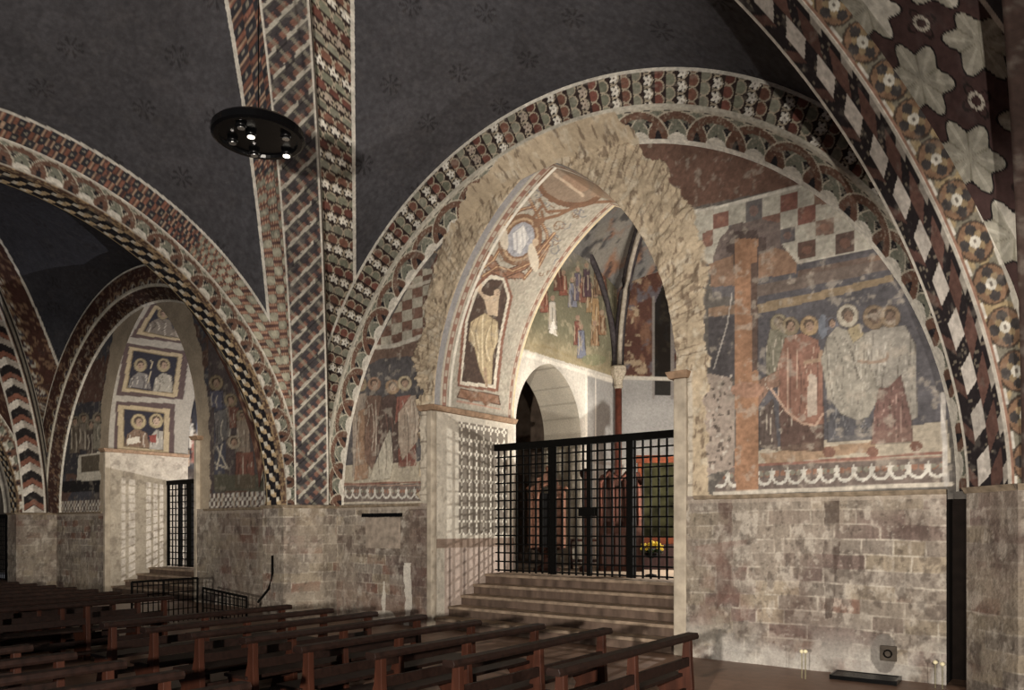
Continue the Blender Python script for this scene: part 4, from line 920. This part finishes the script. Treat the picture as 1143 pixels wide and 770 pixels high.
def paint_ch2(U, V):
    u, v = U.ravel(), V.ravel(); px, py = proj(0*U-21.0, U, V); cv = Canvas(px, py, '#6a6054'); cv.c = put(cv.c, sstep(.45, .62, fbm(u*1.2, v*1.2, 4, 141)), '#45342c', .9)
    cv.tf(200, 430, 3)
    cv.poly([(-30, 20), (120, 20), (120, 35), (-30, 35)], '#b0a690'); cv.poly([(-30, 50), (120, 50), (120, 290), (-30, 290)], '#2b2a30')
    for k, (x, y, cl) in enumerate(((10, 90, '#8c8478'), (35, 130, '#b0a898'), (55, 180, '#95503a'), (15, 190, '#a88c6a'), (75, 120, '#6b6e7c'), (90, 190, '#9a8f7c'))): cv.robe([(x-14, y), (x+14, y), (x+20, y+80), (x-18, y+80)], cl, seed=150+k, n=5); cv.head(x, y-12, 9, None, '#a0866a')
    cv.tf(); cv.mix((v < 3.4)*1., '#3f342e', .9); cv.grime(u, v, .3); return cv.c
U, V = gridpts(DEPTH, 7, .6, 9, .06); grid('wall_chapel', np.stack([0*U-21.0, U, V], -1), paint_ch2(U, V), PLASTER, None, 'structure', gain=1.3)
DK = mat('dim_plaster', '#5d5248', .9, 0, .4, 2)
m = MB(); m.box(-21, 7, .6, -15.9, 7.1, 9); m.box(-16.0, DEPTH, .6, -15.9, 7, 9); m.box(-21.1, DEPTH-.05, 8.9, -15.9, 7, 9); m.build('wall_chapel_back', DK, kind='structure')
# ---- bay 3 (mostly out of the frame)
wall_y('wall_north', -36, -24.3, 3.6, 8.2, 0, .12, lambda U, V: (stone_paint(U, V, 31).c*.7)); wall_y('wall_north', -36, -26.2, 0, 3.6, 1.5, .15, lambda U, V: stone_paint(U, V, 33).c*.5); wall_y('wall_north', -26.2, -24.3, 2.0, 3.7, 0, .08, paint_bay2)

# ------------------------------------------------------------------ iron screens
def screen(name, x0, x1, Y, z0, z1, nv, nh, posts, label, lock=None, beam=.12, t=.014, group=None):
    r = thing(name, ((x0+x1)/2, Y, z0), 0, label, 'gate', group); ox = (x0+x1)/2
    m = MB(); m.box(x0-ox, -.05, z1-z0-beam, x1-ox, .05, z1-z0); m.build('top_beam', IRON, r, bevel=.006)
    for i in range(nv):
        x = x0-ox+(x1-x0)*(i+.5)/nv; m = MB(); m.box(x-t, -t, 0, x+t, t, z1-z0-beam); m.build('vertical_bar', IRON, r)
    for j in range(nh):
        z = (z1-z0-beam)*(j+.15)/nh; m = MB(); m.box(x0-ox, -t*1.2, z, x1-ox, t*.6, z+t*1.8); m.build('horizontal_bar', IRON, r)
    for x, w_ in posts:
        m = MB(); m.box(x-ox-w_/2, -.035, 0, x-ox+w_/2, .035, z1-z0-.02); m.build('post', IRON, r, bevel=.005)
    if lock:
        m = MB(); m.box(lock[0]-ox-lock[2]/2, -.08, lock[1]-z0-.07, lock[0]-ox+lock[2]/2, .0, lock[1]-z0+.07); m.build('lock_box', IRON, r, bevel=.01)
    return r
def xat(px, Y): return on_y(px, 0, Y)[0]
YG = 1.62
screen('iron_screen', XL+.02, XR-.02, YG, .87, 3.22, 31, 14, [(xat(550, YG), .05), (xat(617.5, YG), .1), (xat(658, YG), .08), (xat(704, YG), .1), (XR-.05, .06)],
       'black iron grid screen with gate closing the bright chapel at the top of the steps', (xat(657, YG), 1.95, .32))
screen('iron_screen', X2L+.02, X2R-.02, 1.6, .62, 2.98, 26, 13, [(X2L+.05, .06), (xat(201, 1.6), .1), (xat(212, 1.6), .25), (xat(222, 1.6), .3), (X2R-.05, .06)],
       'black iron grid screen of the far chapel with the framed portrait panels', None)
screen('iron_screen', -30, -26.2, .1, .0, 2.1, 22, 13, [(-26.25, .08), (-27.6, .2), (-29, .08)], 'dark iron screen at the far left edge behind the pews')

# railings of the stair well by the far pews
def railing(name, p0, p1, z0, z1, n, rows, label):
    r = thing(name, (p0[0], p0[1], 0), 0, label, 'railing'); dx, dy = p1[0]-p0[0], p1[1]-p0[1]
    m = MB(); m.tube([(0, 0, z0), (dx, dy, z1)], .022, 6); m.build('top_rail', IRON, r)
    for k in range(rows):
        h = (k+.5)/rows; m = MB(); m.tube([(0, 0, z0*h), (dx, dy, z1*h)], .01, 6); m.build('cross_bar', IRON, r)
    for i in range(n+1):
        f = i/n; m = MB(); m.tube([(dx*f, dy*f, 0), (dx*f, dy*f, z0+(z1-z0)*f)], .022 if i in (0, n, n//2) else .011, 6); m.build('upright', IRON, r)
    return r
railing('iron_railing', (-13.0, -3.1), (-13.2, -1.8), .765, .76, 13, 5, 'taller black iron railing standing behind the left block of pews')
railing('iron_railing', (-13.1, -1.75), (-11.95, -1.6), .58, .46, 11, 4, 'lower sloping black iron railing beside the pier of the left chapel')
m = MB(); q0 = on_y(288, 672, -1.0); q1 = on_y(300, 657, -1.0); q2 = on_y(304, 640, -1.0)
m.tube([q0, q1, q2, on_y(304, 620, -.98)], .022, 8); tag(m.build('handrail', IRON, smooth=True), 'short curved dark handrail fixed to the foot of the middle pier', 'handrail')

# ------------------------------------------------------------------ pews
def pew_parts(r, Ln):
    """local: back at x=0, seat toward -x, length along -y from 0 to -Ln"""
    H = .745
    m = MB(); m.prism([(-.055, H-.055), (.05, H-.055), (.06, H-.03), (.045, H), (-.05, H), (-.065, H-.03)], 'y', -Ln-.06, .06); m.build('top_rail', WOOD, r, bevel=.006)
    for k, y in enumerate((-.05, -Ln/2, -Ln+.05)):
        m = MB(); m.prism([(.05, 0), (.05, .28), (.035, .5), (.03, H-.05), (-.035, H-.05), (-.05, .5), (-.09, .38), (-.34, .36), (-.34, .30), (-.27, .22), (-.33, .05), (-.33, 0), (-.2, 0), (-.17, .06), (-.05, .06), (-.03, 0)], 'y', y-.028, y+.028)
        m.build('end_panel' if k != 1 else 'middle_panel', WOODR, r, bevel=.004)
    m = MB(); m.box(-.38, -Ln, .36, -.04, 0, .39); m.build('seat', WOOD, r, bevel=.005)
    m = MB(); m.box(-.005, -Ln+.03, .46, .025, -.03, .54); m.build('back_slat', WOOD, r, bevel=.003)
    m = MB(); m.box(.03, -Ln+.05, .10, .19, -.05, .13); m.build('kneeler', WOOD, r, bevel=.004)
    m = MB(); m.box(-.03, -Ln+.03, .2, -.005, -.03, .26); m.build('lower_rail', WOOD, r, bevel=.003)
base = thing('wooden_pew', (0, 0, 0), 0, 'x', 'pew'); pew_parts(base, 2.12); first = [True]
def place_pew(x, y, rz, label, group):
    if first[0]: r = base; first[0] = False
    else:
        r = base.copy(); COL.objects.link(r)
        for ch in list(base.children): c_ = ch.copy(); COL.objects.link(c_); c_.parent = r
    r.location = (x*K, y*K, 0); r.rotation_euler = (0, 0, rz); tag(r, label, 'pew', group)
ORD = ['first', 'second', 'third', 'fourth', 'fifth', 'sixth', 'seventh', 'eighth', 'ninth']
PR = [(-2.94, -3.0), (-3.72, -3.19), (-4.41, -3.31), (-5.1, -3.46), (-5.88, -3.45), (-6.52, -3.58), (-7.2, -3.65), (-7.93, -3.7)]
for i, (x, y) in enumerate(PR):
    place_pew(x, y, 0, ('dark wooden pew nearest the bare right wall, its end in front of the chapel steps' if i == 0 else
              'dark wooden pew, last on the left of the middle block, red-brown end facing the aisle' if i == 7 else f'dark wooden pew, {ORD[i]} from the right in the block before the chapel steps'), 'pews before the chapel steps')
for i in range(8):
    place_pew(-10.25-.68*i, -3.95-.03*i, .01*(i % 3-1), (f'dark wooden pew in the left block, {ORD[i]} counting from the railing towards the back wall' if i else 'dark wooden pew at the front of the left block, over the open floor'), 'pews of the left block')
for i in range(6):
    place_pew(-4.2-.68*i, -6.75-.05*i, 0, f'dark wooden pew in the shadowy lower left corner, {ORD[i]} from the camera', 'pews in the lower left corner')

# ------------------------------------------------------------------ hanging lamp
LX, LY, LZ = -6.35, -5.15, 5.42
lr = thing('ceiling_lamp', (LX, LY, LZ), 0, 'round black disc lamp with small spotlights hanging from the dark vault', 'lamp')
m = MB(); m.lathe([(.02, .06), (.40, .055), (.425, .03), (.425, -.03), (.40, -.045), (.36, -.045), (.35, -.02), (.01, -.02)], 0, 0, 0, 48); m.build('lamp_disc', BLACK, lr, smooth=False)
m = MB(); m.tube([(0, 0, .06), (0, 0, 3.6)], .006, 6); m.build('wire', IRON, lr)
GL = mat('lit_bulb', '#ffffff', .3, emit=('#fff4e0', 2.2)); CH = mat('chrome_reflector', '#b8b8b8', .2, .9)
for k, (dx, dy, lit) in enumerate(((-.21, -.14, 0), (.03, -.10, 1), (.26, .12, 0), (.10, -.25, 0), (-.02, .33, 1), (-.26, .13, 0))):
    m = MB(); m.lathe([(.045, .0), (.055, -.03), (.035, -.045)], dx, dy, -.02, 14); s_ = m.build('spotlight', BLACK, lr, smooth=True)
    m = MB(); m.lathe([(.034, -.0), (.034, -.008)], dx, dy, -.066, 14); m.build('bulb', GL if lit else CH, s_)

# ------------------------------------------------------------------ furniture seen through the screen
PF = .85
GILT = mat('carved_pink_brown_wood', '#84604f', .6, .1, .4, 14, .6); DARKW = mat('dark_carved_wood', '#2c170f', .85, 0, .4, 10, .4); PURP = mat('purple_cloth', '#5c1f4a', .8, 0, .2, 5)
rz = YAW
r = thing('reliquary_niche', (-8.45, 2.62, PF), rz+.0, 'carved pink-brown arched shrine with purple curtain, left behind the iron screen', 'shrine')
m = MB()
n = 14; out = [(-.36, .45), (-.36, 1.45)]+[(-.36+.06*sin(t*9), 1.45+.12*t) for t in np.linspace(0, 1, 6)]+[(-.30, 1.62), (-.22, 1.66), (-.2, 1.78), (-.08, 1.82), (0, 1.96), (.08, 1.82), (.2, 1.78), (.22, 1.66), (.30, 1.62), (.36, 1.5), (.36, .45)]
inn = [(.15, .45)]+[(.15*cos(a), 1.35+.28*sin(a)) for a in np.linspace(0, pi, n)]+[(-.15, .45)]
# frame built as two halves round the niche
m.prism([(-.36, .45), (-.36, 1.5), (-.30, 1.62), (-.22, 1.66), (-.2, 1.78), (-.08, 1.82), (0, 1.96), (0, 1.63)]+[(.15*cos(a), 1.35+.28*sin(a)) for a in np.linspace(pi/2, pi, 8)]+[(-.15, .45)], 'y', -.05, .07)
m.prism([(.15, .45)]+[(.15*cos(a), 1.35+.28*sin(a)) for a in np.linspace(0, pi/2, 8)]+[(0, 1.96), (.08, 1.82), (.2, 1.78), (.22, 1.66), (.30, 1.62), (.36, 1.5), (.36, .45)], 'y', -.05, .07)
for s_ in (-1, 1):
    m.tube([(s_*.30, -.08, .45), (s_*.30, -.08, 1.4)], .035, 8); m.lathe([(.0, 0), (.05, .04), (.0, .09)], s_*.30, -.08, 1.42, 10); m.lathe([(.0, 0), (.05, .04), (.0, .09)], s_*.36, -.03, 1.55, 10)
m.tube([(.19*cos(a), -.07, 1.35+.32*sin(a)) for a in np.linspace(0, pi, 14)], .025, 6); m.lathe([(0, 0), (.04, .04), (0, .1)], 0, 0, 1.93, 10)
m.build('carved_frame', GILT, r, bevel=.006)
m = MB(); m.box(-.3, .07, .45, .3, .3, 1.5); m.build('case', mat('niche_dark', '#0d0b0c', .7), r)
m = MB(); m.prism([(x, .03+.015*sin(x*120)) for x in np.linspace(.02, .13, 12)]+[(.13, .065), (.02, .065)], 'z', .5, 1.45); m.build('curtain', PURP, r)
m = MB(); m.lathe([(.26, 0), (.26, .05), (.12, .12), (.08, .25), (.16, .38), (.34, .42), (.34, .46), (.02, .46)], 0, .1, 0, 16); m.build('pedestal', DARKW, r, smooth=False)

r = thing('confessional', (-7.3, 3.4, PF), rz-.1, 'tall dark wooden confessional with curved crest, behind the gate of the screen', 'confessional')
m = MB(); m.box(-.42, -.02, 0, .42, .5, .85); m.prism([(-.42, .85), (-.42, 1.72), (-.36, 1.85), (-.2, 1.9), (0, 1.78), (.2, 1.85), (.36, 1.78), (.42, 1.7), (.42, .85)], 'y', .1, .5); m.build('body', DARKW, r, bevel=.01)
m = MB(); m.tube([(-.38, 0, 1.7), (-.2, -.02, 1.92), (0, -.02, 1.75), (.15, -.02, 1.9), (.34, 0, 1.85), (.42, 0, 1.65)], .045, 8); m.build('crest', mat('crest_wood', '#371b12', .85, 0, .4, 10), r, smooth=True)
for x in (-.36, -.13, .13, .36):
    m = MB(); m.tube([(x, .04, .85), (x, .04, 1.72)], [.035, .025], 8); m.build('column', mat('crest_wood', '#5a2f20'), r, smooth=True)
for x in (-.25, 0, .25):
    m = MB(); m.box(x-.09, -.035, .1, x+.09, -.015, .72); m.box(x-.07, .07, .95, x+.07, .1, 1.6); m.build('door_panel', WOODR, r, bevel=.008)
r = thing('carved_post', (-7.72, 2.85, PF), rz, 'dark twisted wooden post standing at the left side of the confessional', 'post')
m = MB(); m.lathe([(.12, 0), (.12, .08), (.07, .12)]+[(.06+.012*sin(z*25), z) for z in np.linspace(.15, 1.75, 40)]+[(.1, 1.8), (.12, 1.88), (.05, 1.95)], 0, 0, 0, 12); m.build('shaft', DARKW, r, smooth=True)
r = thing('altarpiece', (-7.05, 4.7, PF), rz-.1, 'orange-brown wooden altarpiece with dim green painting, right side behind the screen', 'altarpiece')
m = MB(); m.box(-.5, 0, .5, -.38, .12, 2.15); m.box(.38, 0, .5, .5, .12, 2.15); m.box(-.58, -.04, 2.15, .58, .14, 2.3); m.box(-.5, 0, .5, .5, .12, .65); m.build('frame', mat('orange_wood', '#4a2210', .9, 0, .3, 8), r, bevel=.01)
m = MB(); m.box(-.38, .05, .65, .38, .1, 2.15); m.build('painting', mat('dim_painting', '#1b1a0f', .95, 0, .8, 3, .0, (1, 1, 1), None, .03), r)
m = MB(); m.box(-.7, -.3, 0, .7, .15, .5); m.build('table', mat('altar_dark_cloth', '#2b1a17', .8), r, bevel=.01)
r = thing('flower_stand', (-6.2, 2.55, PF), 0, 'bouquet of yellow flowers on a slim stand behind the screen, near its right end', 'flowers')
m = MB(); m.lathe([(.1, 0), (.1, .02), (.015, .04), (.015, .3), (.1, .34), (.12, .4), (.02, .4)], 0, 0, 0, 14); m.build('stand', IRON, r, smooth=True)
R = random.Random(5); m = MB()
for k in range(60):
    a = R.uniform(0, 2*pi); q = R.uniform(0, .2); m.lathe([(.0, -.02), (.028, 0), (.02, .022), (0, .03)], q*cos(a), q*sin(a), .50+R.uniform(0, .1)-q*.25, 7)
m.build('blossoms', mat('yellow_petals', '#e0c545', .6, 0, .2, 20), r)
m = MB()
for k in range(40):
    a = R.uniform(0, 2*pi); q = R.uniform(.05, .26); m.tube([(0, 0, .38), (q*.6*cos(a), q*.6*sin(a), .46), (q*cos(a), q*sin(a), .42+R.uniform(-.08, .06))], [.008, .012, .003], 4)
m.build('leaves', mat('leaf_green', '#24331c', .7), r)
r = thing('votive_candle', (-6.55, 2.5, PF), 0, 'small red votive candle on the chapel floor beside the yellow flowers', 'candle')
m = MB(); m.lathe([(.04, 0), (.04, .22), (.03, .23)], 0, 0, 0, 12); m.build('candle_cup', mat('red_glass', '#c02a18', .3), r, smooth=True)
r = thing('prayer_bench', (-8.35, 4.0, PF), rz, 'low brown wooden kneeling bench between shrine and confessional behind the screen', 'bench')
m = MB(); m.box(-.4, -.05, .55, .4, .12, .6); m.build('arm_rest', WOODR, r, bevel=.01); m = MB(); m.box(-.4, -.3, .14, .4, -.1, .19); m.build('knee_board', WOODR, r, bevel=.01)
for x in (-.38, .36):
    m = MB(); m.prism([(-.3, 0), (.12, 0), (.1, .55), (-.04, .55), (-.1, .25), (-.3, .15)], 'x', x-.02, x+.02); m.build('side', DARKW, r)

# ------------------------------------------------------------------ small things on and by the right wall
x, _, z = on_y(992, 729, -.07); r = thing('iron_ring_plate', (x, -.10, z), 0, 'square iron plate with a ring set low in the right wall', 'wall plate')
m = MB(); m.box(-.085, -.0, -.085, .085, .05, .085); m.build('plate', mat('rusty_iron', '#4c453e', .8, .3), r, bevel=.008)
m = MB(); m.tube([(.04*cos(a), -.02, .04*sin(a)) for a in np.linspace(0, 2*pi, 18)], .009, 6); m.build('ring', IRON, r, smooth=True)
x, _, z = on_y(427, 575, -.1); x0 = on_y(406, 575, -.1)[0]; x1 = on_y(448, 575, -.1)[0]; zz = on_y(427, 612, -.1)[2]
r = thing('wall_slab', ((x0+x1)/2, -.09, zz), 0, 'grey stone slab with a black slot above it in the wall left of the steps', 'wall slab'); hw = (x1-x0)/2
m = MB(); m.box(-hw*.9, -.015, 0, hw*.9, .05, z-zz-.04); m.build('slab', mat('grey_slab', '#8a7f74', .9, 0, .35, 7, .4), r, bevel=.006)
m = MB(); m.box(-hw, -.06, z-zz-.03, hw, .05, z-zz+.035); m.build('slot_shade', BLACK, r)  # black box standing in for the shade inside the recessed slot
# black floor grating at the foot of the wall
def on_floor(x, y): dx, dy = ray(x); t = 1.7*FPX/(y-HORIZON); return dx*t, dy*t-9.45
pts = [on_floor(938, 757), on_floor(990, 766), on_floor(985, 758), on_floor(945, 752)]
cx_, cy_ = on_floor(966, 759)
r = thing('floor_mat', (cx_, cy_, 0), .05, 'flat black slatted grating lying on the floor at the foot of the right wall', 'grating')
m = MB()
for k in range(13): m.box(-.33, -.17+k*.026, .004, .33, -.156+k*.026, .05)
m.box(-.34, -.18, .004, -.32, .17, .055); m.box(.32, -.18, .004, .34, .17, .055); m.box(-.34, .155, .004, .34, .17, .055); m.build('slats', BLACK, r)
# slim posts with round heads
for k, (px_, py_, by) in enumerate(((895, 727, 757), (899, 727, 758), (1044, 739, 768), (1052, 741, 769))):
    x, y = on_floor(px_, by); zt = on_y(px_, py_, y)[2]
    lb = ['thin pole with pale round knob by the wall, left one of the left pair', 'thin pole with pale round knob by the wall, right one of the left pair', 'thin pole with pale round knob, left one of the pair nearest the pier', 'thin pole with pale round knob, right one of the pair nearest the pier'][k]
    r = thing('slim_post', (x, y, 0), 0, lb, 'post', 'slim knobbed posts by the wall')
    m = MB(); m.tube([(0, 0, 0), (0, 0, zt)], .005, 6); m.build('pole', mat('brass_pole', '#8a8468', .4, .3), r)
    m = MB(); m.lathe([(0, -.025), (.02, -.015), (.027, 0), (.02, .015), (0, .025)], 0, 0, zt, 12); m.build('knob', mat('pale_knob', '#d8cfae', .4), r, smooth=True)
